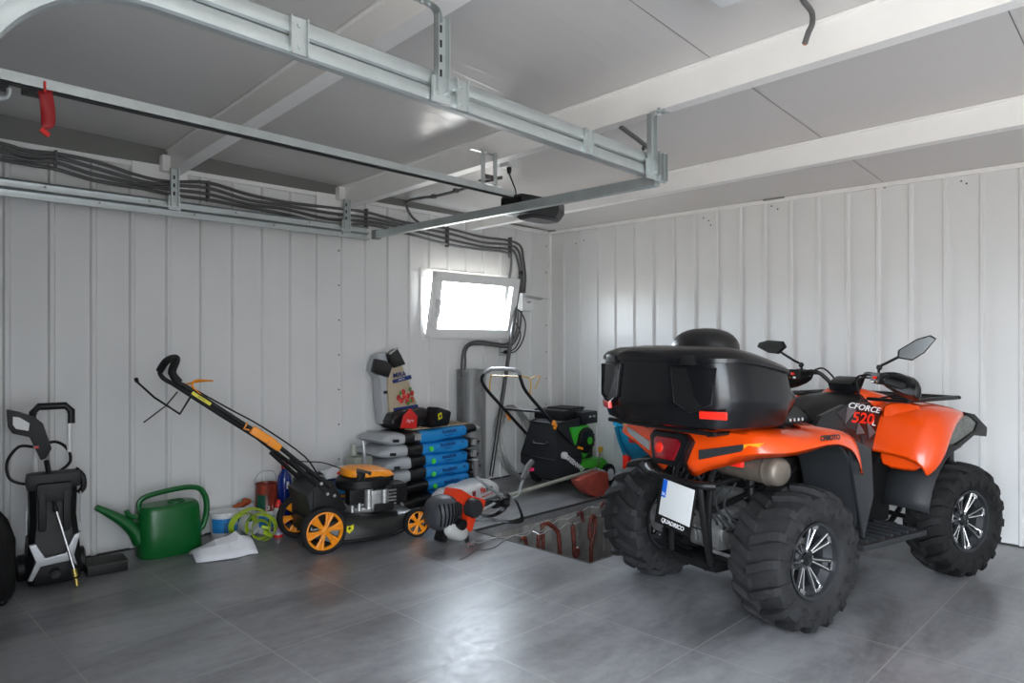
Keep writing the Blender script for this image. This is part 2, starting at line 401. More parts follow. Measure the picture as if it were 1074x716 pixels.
# wall head trims
b = MB()
slab(b, X, XW, YW-0.024, YW, ZT-0.030, ZT); slab(b, XW-0.024, XW, YN, YW, ZT-0.030, ZT)
b.box((XW-0.012, YW-0.012, ZT/2), (0.03, 0.03, ZT))
struct(b.build('trim_3', M_white))
b = MB()   # zinc channel between wall head and roof sheet
b.rings([[(x, YW-0.005, ZT), (x, YW-0.035, ZT), (x, YW-0.035, zc(x, YW)+0.02), (x, YW-0.005, zc(x, YW)+0.02)] for x in [X+(XW-X)*i/12 for i in range(13)]])
struct(b.build('trim_4', mat('grey_channel', (0.17, 0.17, 0.155), 0.6)))
b = MB(); slab(b, X, XW, YW-0.008, YW-0.001, 0, 0.012); slab(b, XW-0.008, XW-0.001, YN, YW, 0, 0.012)
struct(b.build('wall_foot_gap_shade', mat('dark_floor_gap', (0.03, 0.03, 0.03), 0.8)))  # no board: dark strip painting in the shaded gap along the wall foot
b = MB()
b.box((XW-0.02, 2.42, ZT+0.0), (0.03, 0.17, 0.018)); b.box((XW-0.03, YW-0.06, ZT-0.002), (0.05, 0.09, 0.012))
struct(b.build('trim_5', M_galvd))

# ceiling sheets
cm = bpy.data.materials.new('white_roof_sheet'); cm.use_nodes = True; n = cm.node_tree; bs = n.nodes['Principled BSDF']
bs.inputs['Base Color'].default_value = (0.64, 0.62, 0.60, 1); bs.inputs['Roughness'].default_value = 0.22
t = n.nodes.new('ShaderNodeTexCoord'); wv = n.nodes.new('ShaderNodeTexWave'); wv.bands_direction = 'Y'; wv.inputs['Scale'].default_value = 3.2; wv.inputs['Distortion'].default_value = 0
n.links.new(t.outputs['Object'], wv.inputs['Vector'])
ns = n.nodes.new('ShaderNodeTexNoise'); ns.inputs['Scale'].default_value = 2.5; n.links.new(t.outputs['Object'], ns.inputs['Vector'])
pw = n.nodes.new('ShaderNodeMath'); pw.operation = 'POWER'; pw.inputs[1].default_value = 14; n.links.new(wv.outputs['Fac'], pw.inputs[0])
b1 = n.nodes.new('ShaderNodeBump'); b1.inputs['Strength'].default_value = 0.12; b1.inputs['Distance'].default_value = 0.004; n.links.new(pw.outputs[0], b1.inputs['Height'])
b2 = n.nodes.new('ShaderNodeBump'); b2.inputs['Strength'].default_value = 0.25; b2.inputs['Distance'].default_value = 0.02; n.links.new(ns.outputs['Fac'], b2.inputs['Height'])
n.links.new(b1.outputs[0], b2.inputs['Normal']); n.links.new(b2.outputs[0], bs.inputs['Normal'])
b = MB(); gx = [X-0.1+(XW+0.08-X+0.1)*i/20 for i in range(21)]; gy = [YN-0.1+(YW+0.08-YN+0.1)*j/20 for j in range(21)]
b.sheet([[(x, y, zc(x, y)) for y in gy] for x in gx])
b.sheet([[(x, y, zc(x, y)+0.06) for y in gy] for x in gx])
struct(b.build('ceiling', cm, normals=False))
b = MB()
for y in (1.62, 0.55, -0.6):
    b.sheet([[(x, y-0.0018, zc(x, y)-0.0015), (x, y+0.0018, zc(x, y)-0.0015)] for x in gx])
struct(b.build('ceiling_seam', mat('dark_panel_seam', (0.12, 0.12, 0.115), 0.7))); bpy.data.objects['ceiling_seam'].name = 'trim_6'

def beam(name, label, xa, xb, h, wd=0.07):
    """steel roof beam: web towards the door, flange below; xa at the left wall, xb at the far side"""
    b = MB(); N = 12
    def sec(i):
        y = YW-0.005+(YN-YW)*i/N; x = xa+(xb-xa)*i/N; z = zc(x, y)-0.001; z1 = z-h
        return [(x, y, z), (x, y, z1+0.012), (x-0.006, y, z1+0.010), (x-0.006, y, z1), (x+wd, y, z1), (x+wd, y, z1+0.006), (x+wd-0.006, y, z1+0.016), (x+0.02, y, z1+0.016), (x+0.02, y, z)]
    b.rings([sec(i) for i in range(N+1)], cap=True)
    def sec2(i):
        y = YW-0.005+(YN-YW)*i/N; x = xa+(xb-xa)*i/N; z = zc(x, y)-0.001
        return [(x-0.012, y, z), (x-0.012, y, z-0.010), (x, y, z-0.014), (x, y, z)]
    b.rings([sec2(i) for i in range(N+1)], cap=True)
    o = b.build(name, M_white, sharp=25); o['kind'] = 'structure'; return o
beam('trim_7', '', 1.68, 1.54, 0.15, 0.085); beam('trim_8', '', 2.96, 2.96, 0.165); beam('trim_9', '', 4.29, 4.29, 0.145); beam('trim_10', '', 0.35, 0.30, 0.15)

# gusset plates where beams meet the left wall
b = MB()
for xx in (1.62, 2.90):
    b.box((xx+0.02, YW-0.030, 2.36), (0.34, 0.006, 0.15)); b.box((xx+0.06, YW-0.05, 2.44), (0.10, 0.08, 0.10))
struct(b.build('trim_11', M_white))

# window: fixed frame and tilted sash
b = MB(); yf = YW-0.004
for (xa, xb, za, zb) in ((WX0-0.01, WX1+0.01, WZ1-0.045, WZ1+0.012), (WX0-0.01, WX1+0.01, WZ0-0.012, WZ0+0.045), (WX0-0.01, WX0+0.04, WZ0+0.045, WZ1-0.045), (WX1-0.04, WX1+0.01, WZ0+0.045, WZ1-0.045)):
    b.box(((xa+xb)/2, YW+0.03, (za+zb)/2), (xb-xa, 0.10, zb-za), bev=0.004)
win = struct(b.build('window_1', M_upvc))
sash = MB()
sw, sh = WX1-WX0-0.02, WZ1-WZ0-0.02
fr = 0.08
for (xa, xb, za, zb) in ((0, sw, 0, fr), (0, sw, sh-fr, sh), (0, fr, fr, sh-fr), (sw-fr, sw, fr, sh-fr)):
    sash.box(((xa+xb)/2, 0, (za+zb)/2), (xb-xa, 0.055, zb-za), bev=0.004)
rot = Matrix.Rotation(math.radians(11), 4, 'X')
SM = T(WX0+0.035, YW-0.045, WZ0+0.005) @ rot
so = sash.build('sash', M_upvc, win, mtx=SM)
g = MB(); g.box((sw/2, 0.0, sh/2), (sw-2*fr+0.01, 0.006, sh-2*fr+0.01))
g.build('pane', glass('window_glass', (0.97, 0.98, 0.98), 0.06), so, mtx=SM)
h = MB(); h.box((fr/2, -0.035, sh/2+0.02), (0.028, 0.018, 0.07), bev=0.005); h.box((fr/2, -0.060, sh/2-0.02), (0.026, 0.03, 0.15), bev=0.008)
h.build('window_handle', M_whitep, so, mtx=SM)

# ================================================================ QUAD BIKE
Q = thing('quad_bike', 'orange and black four wheeled quad bike with a rear luggage box parked over the tiles', 'quad bike', (3.31, 1.77, 0), -14)
R_T, W_T, RIM = 0.325, 0.27, 0.175
def tyre_mesh(R, W, rim, lugs=17, seed=0):
    b = MB(); hw = W/2
    prof = [(rim, -hw*0.80), (rim+0.02, -hw*0.92), (rim+0.06, -hw*1.02), (R-0.075, -hw*1.02), (R-0.042, -hw*0.93), (R-0.034, -hw*0.72), (R-0.028, -hw*0.4), (R-0.026, 0)]
    prof = prof+[(r, -y) for r, y in prof[-2::-1]]
    prof += [(rim-0.008, hw*0.72), (rim-0.008, -hw*0.72), (rim, -hw*0.80)]
    b.lathe([(r, y) for r, y in prof], 56, AX_Y)
    def lug(path, wa, h):
        rr = []
        for (a, y, r) in path:
            def P(da, dr):
                q = r+dr; aa = a+da
                return Vector((q*math.cos(aa), y, q*math.sin(aa)))
            rr.append([P(-wa/2, -0.012), P(-wa/2*0.8, h), P(wa/2*0.8, h), P(wa/2, -0.012)])
        b.rings(rr, cap=True)
    for k in range(lugs):
        a = 2*PI*k/lugs
        for sd in (1, -1):
            off = 0 if sd > 0 else PI/lugs
            lug([(a+off+0.17, sd*-0.004, R-0.026), (a+off+0.10, sd*hw*0.35, R-0.028), (a+off+0.03, sd*hw*0.68, R-0.033), (a+off, sd*hw*0.90, R-0.045), (a+off-0.01, sd*hw*1.02, R-0.072)], 0.150, 0.027)
            lug([(a+off+0.02, sd*hw*1.015, R-0.072), (a+off+0.02, sd*hw*1.03, R-0.105)], 0.12, 0.010)
    return b
def rim_mesh(rim, W):
    b = MB(); hw = W/2
    b.lathe([(rim-0.004, hw*0.80), (rim-0.018, hw*0.78), (rim-0.026, hw*0.6), (rim-0.045, hw*0.3), (rim-0.045, -hw*0.4), (rim-0.02, -hw*0.62), (rim-0.018, -hw*0.80), (rim-0.004, -hw*0.82)], 40, AX_Y, m=M_dgrey)
    b.lathe([(0.0, -hw*0.42), (0.052, -hw*0.42), (0.060, -hw*0.34), (0.060, -hw*0.1), (0.0, -hw*0.1)], 20, AX_Y, m=M_dgrey)
    b.lathe([(0.0, -hw*0.50), (0.026, -hw*0.48), (0.03, -hw*0.40), (0.0, -hw*0.40)], 16, AX_Y, m=M_blackg)
    for k in range(7):
        a = 2*PI*k/7
        for d in (-0.10, 0.10):
            c = Vector((math.cos(a), 0, math.sin(a)))
            p0 = Vector((0.045*math.cos(a+d), -hw*0.40, 0.045*math.sin(a+d)))
            p1 = Vector((0.11*math.cos(a+d*1.3), -hw*0.52, 0.11*math.sin(a+d*1.3)))
            p2 = Vector(((rim-0.022)*math.cos(a+d*1.5), -hw*0.60, (rim-0.022)*math.sin(a+d*1.5)))
            b.tube([p0, p1, p2], 0.0085, n=6, m=M_dgrey)
            b.tube([p0+Vector((0, -0.006, 0)), p1+Vector((0, -0.006, 0)), p2+Vector((0, -0.006, 0))], 0.0042, n=5, m=M_chrome)
        p = Vector(((rim-0.026)*math.cos(a), -hw*0.66, (rim-0.026)*math.sin(a)))
        b.box(p, (0.026, 0.016, 0.042), rot=(0, -math.degrees(a), 0), bev=0.003, m=M_chrome)
    for k in range(4):
        a = 2*PI*k/4+0.4; b.cyl((0.036*math.cos(a), -hw*0.40, 0.036*math.sin(a)), (0.036*math.cos(a), -hw*0.50, 0.036*math.sin(a)), 0.007, n=6, m=M_chrome)
    return b
wheel_src = None
def wheel(x, y, flip, steer, R, W, m, lugs):
    e = bpy.data.objects.new('wheel', None); COL.objects.link(e); e.parent = Q; e.empty_display_size = 0.05
    e.location = (x, y, R); e.rotation_euler = (0, random.random(), math.radians(steer)+(PI if flip else 0))
    tyre_mesh(R, W, RIM, lugs).build('tyre', m, e, sharp=28)
    rim_mesh(RIM, W).build('rim', None, e, sharp=30)
    d = MB(); d.lathe([(0.03, 0.03), (0.085, 0.03), (0.085, 0.037), (0.03, 0.037)], 24, AX_Y, m=M_alu)
    d.box((0.07, 0.035, 0.05), (0.06, 0.05, 0.08), bev=0.008, m=M_alu); d.cyl((0, -0.03, 0), (0, 0.10, 0), 0.035, n=14, m=M_alu)
    d.build('brake', None, e)
    return e
wheel(0.0, -0.45, False, 0, R_T, W_T, M_rubberl, 16); wheel(0.0, 0.45, True, 0, R_T, W_T, M_rubberl, 16)
wheel(1.39, -0.45, False, -6, 0.315, 0.22, M_rubber, 18); wheel(1.39, 0.45, True, -6, 0.315, 0.22, M_rubber, 18)

# -- rear drive and frame
b = MB()
b.box((0.02, 0.0, 0.36), (0.26, 0.20, 0.19), bev=0.03); b.cyl((-0.02, -0.11, 0.345), (-0.02, 0.11, 0.345), 0.075, n=16)
b.cyl((-0.06, 0.03, 0.38), (-0.12, 0.03, 0.38), 0.045, n=14)
for k in range(5): b.box((-0.115, -0.06+0.028*k, 0.33), (0.02, 0.008, 0.09))
b.box((-0.05, -0.13, 0.44), (0.10, 0.07, 0.09), bev=0.015); b.cyl((-0.10, -0.03, 0.43), (-0.13, -0.03, 0.43), 0.03, n=12)
b.box((0.25, 0.0, 0.42), (0.35, 0.30, 0.24), bev=0.03)
b.build('gearbox', M_alu, Q)
b = MB()
b.cyl((0, -0.34, 0.325), (0, 0.34, 0.325), 0.018, n=12)
for sd in (1, -1):
    for i in range(5): b.lathe([(0.028, 0.0), (0.040-0.002*i, 0.006), (0.028, 0.012)], 16, T(0, sd*(0.14+0.012*i), 0.325) @ AX_Y)
    b.cyl((0, sd*0.2, 0.325), (0, sd*0.13, 0.325), 0.032, n=14)
b.build('axle', M_rubber, Q)
for sd in (1, -1):
    b = MB()
    b.tube([(-0.12, sd*0.08, 0.235), (-0.10, sd*0.25, 0.245), (-0.02, sd*0.37, 0.26)], 0.016, n=8); b.tube([(0.14, sd*0.08, 0.235), (0.08, sd*0.25, 0.245), (0.0, sd*0.37, 0.26)], 0.016, n=8)
    b.tube([(-0.10, sd*0.12, 0.44), (-0.04, sd*0.25, 0.42), (0.0, sd*0.36, 0.41)], 0.013, n=8)
    b.box((0.0, sd*0.36, 0.33), (0.06, 0.03, 0.18), bev=0.008)
    b.build('suspension_arm', M_black, Q)
    b = MB(); p0, p1 = Vector((-0.05, sd*0.27, 0.28)), Vector((0.0, sd*0.20, 0.66))
    b.cyl(p0, p1, 0.014, n=10); b.cyl(p0.lerp(p1, 0.55), p1, 0.024, n=12)
    d = (p1-p0).normalized(); u = d.orthogonal().normalized(); v = d.cross(u)
    b.tube([p0.lerp(p1, 0.15+0.75*i/72)+(u*math.cos(i*PI/6)+v*math.sin(i*PI/6))*0.033 for i in range(73)], 0.006, n=6)
    b.build('shock_absorber', M_black, Q)
b = MB()
for pts in (((-0.2, 0.13, 0.21), (0.5, 0.16, 0.20), (1.3, 0.14, 0.24), (1.55, 0.10, 0.5)), ((-0.2, 0.13, 0.21), (-0.2, 0.12, 0.5), (-0.1, 0.12, 0.75), (0.4, 0.13, 0.8)), ((-0.2, 0.12, 0.48), (0.3, 0.14, 0.6), (0.9, 0.12, 0.75), (1.3, 0.1, 0.8))):
    for sd in (1, -1): b.tube([(p[0], sd*p[1], p[2]) for p in pts], 0.016, n=8, sm=4)
b.cyl((-0.2, -0.13, 0.21), (-0.2, 0.13, 0.21), 0.016, n=8); b.cyl((-0.2, -0.13, 0.5), (-0.2, 0.13, 0.5), 0.014, n=8)
b.box((-0.14, 0.0, 0.22), (0.16, 0.36, 0.035), bev=0.01); b.box((0.7, 0, 0.22), (1.3, 0.3, 0.02), bev=0.005)
b.box((0.6, 0, 0.5), (0.9, 0.28, 0.4), bev=0.05)
for yy in (-0.12, 0.0, 0.11): b.cyl((-0.225, yy, 0.215), (-0.195, yy, 0.215), 0.016, n=6, m=None)
b.build('frame', M_black, Q)
b = MB()
random.seed(3)
for k in range(9):
    y = -0.2+0.05*k
    b.tube([(-0.10, y, 0.62+0.02*random.random()), (-0.16, y+0.04*random.random(), 0.52), (-0.13, y-0.05, 0.40+0.05*random.random()), (-0.05, y*0.6, 0.36)], 0.006, n=6, sm=4)
b.tube([(-0.16, 0.22, 0.40), (-0.19, 0.05, 0.385), (-0.18, -0.1, 0.375)], 0.004, n=6, sm=5)
b.build('hose', M_dgrey, Q)
# -- rear bumper bar and number plate
b = MB()
b.tube([(-0.30, 0.20, 0.665), (-0.365, 0.10, 0.655), (-0.37, -0.05, 0.645), (-0.36, -0.20, 0.640), (-0.31, -0.26, 0.64)], 0.019, n=10, sm=5)
b.tube([(-0.345, -0.205, 0.645), (-0.35, -0.21, 0.60), (-0.31, -0.20, 0.42), (-0.24, -0.17, 0.245)], 0.017, n=10, sm=5)
b.cyl((-0.31, -0.24, 0.64), (-0.1, -0.24, 0.66), 0.012, n=8)
b.build('rear_bumper', M_black, Q)
PM = basis((-0.405, -0.10, 0.540), (0, -0.985, -0.10), (0.10, -0.09, 1))
b = MB(); b.box((0, -0.012, -0.006), (0.235, 0.222, 0.006), bev=0.003)
hold = b.build('plate_holder', M_black, Q, mtx=PM)
b = MB(); b.box((0.008, 0.010, 0), (0.200, 0.172, 0.004), bev=0.002)
b.build('number_plate', M_whitep, hold, mtx=PM)
b = MB(); b.box((-0.077, 0.053, 0.0026), (0.028, 0.084, 0.001))
b.build('plate_band', mat('blue_plate_band', (0.005, 0.12, 0.62), 0.4), hold, mtx=PM)
text('SK', 0.022, M_txtw, hold, PM @ T(-0.077, 0.026, 0.0034))
text('QUADRICO', 0.028, M_txtw, hold, PM @ T(0.0, -0.098, -0.002), shear=0.2, bold=0.0008)

# -- muffler
b = MB(); mm = T(-0.13, -0.31, 0.725) @ Matrix.Rotation(math.radians(-6), 4, 'Z') @ AX_Y
b.lathe([(0.0, -0.195), (0.045, -0.195), (0.060, -0.182), (0.066, -0.16), (0.066, 0.17), (0.058, 0.20), (0.03, 0.21), (0.0, 0.21)], 28, mm)
b.lathe([(0.069, -0.14), (0.0715, -0.135), (0.0715, -0.125), (0.069, -0.12)], 28, mm)
b.build('muffler', M_muffler, Q, sharp=50)
b = MB(); b.tube([(-0.10, -0.16, 0.73), (0.0, -0.10, 0.68), (0.12, -0.13, 0.60)], 0.03, n=10, sm=4); b.build('exhaust_pipe', M_muffler, Q)
b = MB(); b.box((-0.225, -0.30, 0.752), (0.025, 0.09, 0.045), bev=0.006); b.build('reflector', M_redl, Q)

# -- rear fenders: one moulding seen from behind as an orange band with a notch for the lamp
def mirror_pts(P): return P
stations = [  # x, y, z bottom, z mid, z top
    (-0.315, 0.0, 0.80, 0.85, 0.893), (-0.315, 0.10, 0.665, 0.78, 0.893), (-0.30, 0.20, 0.700, 0.79, 0.893), (-0.275, 0.33, 0.748, 0.82, 0.89), (-0.25, 0.44, 0.785, 0.84, 0.885),
    (-0.15, 0.525, 0.80, 0.84, 0.872), (-0.03, 0.545, 0.815, 0.845, 0.865), (0.08, 0.55, 0.828, 0.85, 0.880), (0.18, 0.55, 0.822, 0.846, 0.874), (0.28, 0.545, 0.785, 0.815, 0.842), (0.34, 0.54, 0.725, 0.765, 0.80), (0.375, 0.535, 0.665, 0.70, 0.735)]
for sd in (-1, 1):
    b = MB(); grid = []
    for (x, y, zb, zm, zt) in stations:
        ix = x+0.10 if x < 0 else x; iy = y-0.10 if x > -0.2 else y*0.85
        grid.append([(x+0.03, sd*max(y-0.012, 0), zb), (x-0.004, sd*(y+(0.006 if y else 0)), (zb+zm)/2), (x, sd*y, zm), (x+0.010, sd*max(y-0.010, 0), zt-0.006), (x+0.045, sd*max(y-0.035, 0), zt+0.010), (ix+0.06, sd*max(iy-0.06, 0.0), zt+0.016), (ix+0.12, sd*max(iy-0.16, 0.0), zt+0.018)])
    cols_ = [smooth([Vector(g_[c_]) for g_ in grid], 4) for c_ in range(7)]
    b.sheet([[cols_[c_][r_] for c_ in range(7)] for r_ in range(len(cols_[0]))])
    fo = b.build('rear_fender', M_orange, Q, solid=0.010, sharp=55)
    # black inlay and amber indicator on the band
    P0, P1, P2, P3 = Vector((-0.305, sd*0.170, 0.795)), Vector((-0.257, sd*0.390, 0.845)), Vector((-0.257, sd*0.390, 0.815)), Vector((-0.305, sd*0.170, 0.750))
    o = Vector((-0.016, 0, 0.0))
    b = MB(); b.rings([[P0+o, P1+o, P2+o, P3+o], [P0+Vector((0.02, 0, 0)), P1+Vector((0.02, 0, 0)), P2+Vector((0.02, 0, 0)), P3+Vector((0.02, 0, 0))]])
    b.build('fender_inlay', M_dgrey if sd < 0 else M_silver, fo)
    b = MB(); P4, P5 = Vector((-0.232, sd*0.465, 0.858)), Vector((-0.232, sd*0.445, 0.822))
    b.rings([[P1+o, P4+o, P5+o, P2+o], [P1+Vector((0.02, 0, 0)), P4+Vector((0.02, 0, 0)), P5+Vector((0.02, 0, 0)), P2+Vector((0.02, 0, 0))]])
    b.build('indicator', M_amber, fo)
    # inner splash guard in front of the rear wheel
    b = MB(); g = []
    for (x, y, zb) in ((0.06, 0.50, 0.855), (0.18, 0.51, 0.85), (0.30, 0.515, 0.80), (0.37, 0.515, 0.70), (0.43, 0.50, 0.5), (0.46, 0.48, 0.33)):
        g.append([(x, sd*y, zb), (x-0.02, sd*(y-0.16), zb+0.01), (x-0.03, sd*(y-0.30), zb+0.01)])
    b.sheet(g); b.build('splash_guard', M_dgrey, Q, solid=0.008, sub=1)
    b = MB(); b.prism([(0.30, 0.86), (0.50, 0.78), (0.52, 0.55), (0.44, 0.35), (0.40, 0.5), (0.34, 0.72)], 0.012, T(0, sd*0.505, 0), bev=0.004); b.build('side_panel', M_dgrey, Q)
text('CFMOTO', 0.032, M_txtk, Q, basis((0.085, -0.572, 0.870), (1, 0.0, -0.02), (0.0, 0.03, 1)), bold=0.0015, spacing=1.1)
b = MB(); b.box((0.0, 0, 0.905), (0.50, 0.62, 0.05), bev=0.02); b.box((-0.2, 0, 0.83), (0.16, 0.26, 0.14), bev=0.03); b.build('tail_deck', M_black, Q)
# tail lamp
b = MB(); hexa = [(-0.125, 0.055), (-0.10, 0.088), (0.10, 0.088), (0.135, 0.055), (0.085, -0.075), (-0.085, -0.075)]
Mt = basis((-0.325, -0.005, 0.775), (0, -1, 0), (0.15, 0, 1)) @ Matrix.Rotation(-PI/2, 4, 'X')
b.prism(hexa, 0.09, Mt, bev=0.012)
lamp = b.build('tail_lamp', M_blackg, Q)
b = MB(); b.prism([(x*0.70, z*0.66) for x, z in hexa], 0.03, Mt @ T(0, -0.040, 0), bev=0.01); b.build('lens', M_redlens, lamp)
b = MB(); b.ell(Mt @ Vector((-0.04, -0.05, 0.0)), (0.012, 0.032, 0.032)); b.build('lens_bulb', M_redl, lamp)

# -- luggage box
bx = MB()
half = [(-0.50, 0.0), (-0.50, 0.17), (-0.485, 0.24), (-0.455, 0.36), (-0.37, 0.435), (-0.20, 0.45), (-0.02, 0.435), (0.10, 0.37), (0.15, 0.22), (0.15, 0.0)]
_h = smooth([Vector((x, y, 0)) for x, y in half], 4)
half = [(p.x, p.y) for p in _h]
full = half+[(x, -y) for x, y in half[-2:0:-1]]
cx0 = -0.17
def ring(z, kx, ky, dz=0.0, fr=0.0, bulge=0.0):
    out = []
    for x, y in full:
        X_ = cx0+(x-cx0)*kx
        if x > 0: X_ -= fr
        if abs(y) > 0.2: pass
        zz = z
        if dz: zz -= dz*max(0.0, x+0.34)**1.3
        out.append((X_, y*ky, zz))
    return out
bx.rings([ring(0.908, 0.86, 0.88, fr=0.03), ring(0.922, 0.93, 0.95, fr=0.04), ring(0.985, 0.985, 1.0, fr=0.02), ring(1.03, 1.0, 1.03), ring(1.06, 1.0, 1.035, 0.05, fr=0.01), ring(1.19, 0.99, 0.985, 0.20, fr=0.06), ring(1.215, 0.985, 0.975, 0.24, fr=0.07)])
box = bx.build('luggage_box', M_blackg, Q, sharp=26)
lid = MB()
lid.rings([ring(1.208, 0.985, 0.98, 0.23, fr=0.065), ring(1.210, 1.012, 1.005, 0.23, fr=0.06), ring(1.228, 1.012, 1.003, 0.25, fr=0.065), ring(1.250, 0.97, 0.95, 0.27, fr=0.075), ring(1.272, 0.84, 0.80, 0.25, fr=0.07), ring(1.283, 0.55, 0.5, 0.16, fr=0.0)])
lid.build('lid', M_blackg, box, sharp=32)
b = MB(); b.ell((-0.10, 0.0, 1.255), (0.13, 0.185, 0.115), pw=0.85, n=28); b.build('backrest', mat('black_vinyl', (0.014, 0.014, 0.015), 0.35, bump=0.2, bscale=120), box)
for sd in (-1, 1):
    b = MB()
    A = [Vector((-0.497, sd*0.17, 1.19)), Vector((-0.440, sd*0.385, 1.185)), Vector((-0.450, sd*0.372, 1.03)), Vector((-0.483, sd*0.28, 0.985)), Vector((-0.503, sd*0.20, 1.03))]
    nrm = Vector((-0.95, sd*0.3, 0)).normalized()
    b.rings([[p+nrm*0.003 for p in A], [p-nrm*0.02 for p in A]]); b.build('corner_panel', M_black, box, sharp=15)
    b = MB(); b.tube([p+nrm*0.008 for p in A], 0.0055, n=6, closed=True); b.build('panel_rib', M_blackg, box)
    b = MB(); b.box((-0.485, sd*0.265, 1.218), (0.035, 0.07, 0.04), rot=(0, 0, -sd*20), bev=0.006); b.build('latch', M_black, box)
    b = MB(); b.box((-0.458 if sd < 0 else -0.484, -0.385 if sd < 0 else 0.30, 0.983), (0.02, 0.12, 0.034), rot=(0, -6, -sd*26), bev=0.005); b.build('reflector', M_redl, box)
b = MB()
for y in (-0.30, -0.1, 0.1, 0.30): b.tube([(-0.40, y, 0.885), (0.05, y, 0.885)], 0.010, n=8)
for x in (-0.42, -0.2, 0.05): b.tube([(x, -0.36, 0.895), (x, 0.36, 0.895)], 0.011, n=8)
for y in (-0.22, 0.22): b.cyl((-0.15, y, 0.89), (-0.15, y, 0.80), 0.012, n=8)
b.build('rear_rack', M_black, Q)
# small bolts on rack ends
b = MB()
for k in range(4): b.cyl((0.08+0.03*k, -0.36, 0.93), (0.08+0.03*k, -0.368, 0.93), 0.008, n=8)
b.build('rack_bolt', M_chrome, Q)

# -- seat, tank cover, engine covers
b = MB()
def sec(x, w_, z, zl): return [(x, -w_, zl), (x, -w_, z-0.05), (x, -w_*0.7, z), (x, 0, z+0.015), (x, w_*0.7, z), (x, w_, z-0.05), (x, w_, zl)]
b.rings([sec(0.0, 0.16, 0.95, 0.86), sec(0.25, 0.17, 0.955, 0.85), sec(0.45, 0.16, 0.93, 0.83), sec(0.60, 0.13, 0.935, 0.83), sec(0.72, 0.11, 0.96, 0.84)])
b.build('seat', mat('black_seat_vinyl', (0.016, 0.016, 0.018), 0.45), Q, sub=1, sharp=60)
b = MB()
b.rings([sec(0.55, 0.15, 0.93, 0.62), sec(0.70, 0.18, 0.965, 0.58), sec(0.90, 0.19, 0.99, 0.56), sec(1.08, 0.16, 1.0, 0.60)])
b.build('tank_cover', M_black, Q, sharp=40)
for sd in (-1, 1):
    b = MB(); pan = [(0.50, 0.915), (0.70, 0.965), (0.92, 0.965), (1.06, 0.91), (1.03, 0.78), (0.90, 0.62), (0.72, 0.66), (0.56, 0.78), (0.42, 0.83)]
    Mp = T(0, sd*0.20, 0) @ Matrix.Rotation(sd*math.radians(-8), 4, 'X')
    Mp = T(0, sd*0.225, 0)
    b.prism(pan, 0.03, Mp, bev=0.008); tp = b.build('tank_panel', M_blackg, Q)
    b = MB()
    yy = sd*0.2415
    for tri, mm_ in ((((0.62, 0.93), (0.70, 0.955), (0.68, 0.885)), M_dgrey), (((0.72, 0.95), (0.80, 0.93), (0.70, 0.86)), mat('mid_grey_decal', (0.10, 0.10, 0.105), 0.4)), (((0.69, 0.85), (0.80, 0.92), (0.80, 0.82)), M_dgrey), (((0.82, 0.86), (0.88, 0.80), (0.80, 0.80)), MATS['mid_grey_decal']), (((0.90, 0.86), (0.98, 0.80), (0.92, 0.77)), MATS['mid_grey_decal']), (((0.84, 0.79), (0.90, 0.79), (0.86, 0.74)), M_dgrey)):
        b.prism(list(tri), 0.003, T(0, yy, 0), m=mm_)
    b.build('panel_decal', None, tp)
    b = MB(); b.prism([(0.50, 0.80), (0.75, 0.68), (0.95, 0.62), (1.05, 0.72), (1.12, 0.55), (1.10, 0.30), (0.50, 0.28), (0.45, 0.5)], 0.10, T(0, sd*0.20, 0), bev=0.02); b.build('engine_cover', M_black, Q)
    b = MB(); b.box((0.72, sd*0.38, 0.30), (0.56, 0.26, 0.03), bev=0.01)
    for k in range(7): b.box((0.50+0.07*k, sd*0.38, 0.32), (0.015, 0.22, 0.02))
    b.build('footboard', M_dgrey, Q)
sl = 0.12
text('CFORCE', 0.052, M_txtw, Q, basis((0.865, -0.2435, 0.940), (1, 0, -0.16), (0, 0, 1)) @ Matrix.Diagonal((1.5, 0.85, 1, 1)), shear=0.35, bold=0.001)
text('520', 0.095, M_redl, Q, basis((0.855, -0.2435, 0.882), (1, 0, -0.12), (0, 0, 1)) @ Matrix.Diagonal((1.45, 0.85, 1, 1)), shear=0.15, bold=0.002)
text('L', 0.055, M_txtw, Q, basis((0.958, -0.2435, 0.852), (1, 0, -0.12), (0, 0, 1)) @ Matrix.Diagonal((1.3, 0.85, 1, 1)), shear=0.15, bold=0.001)

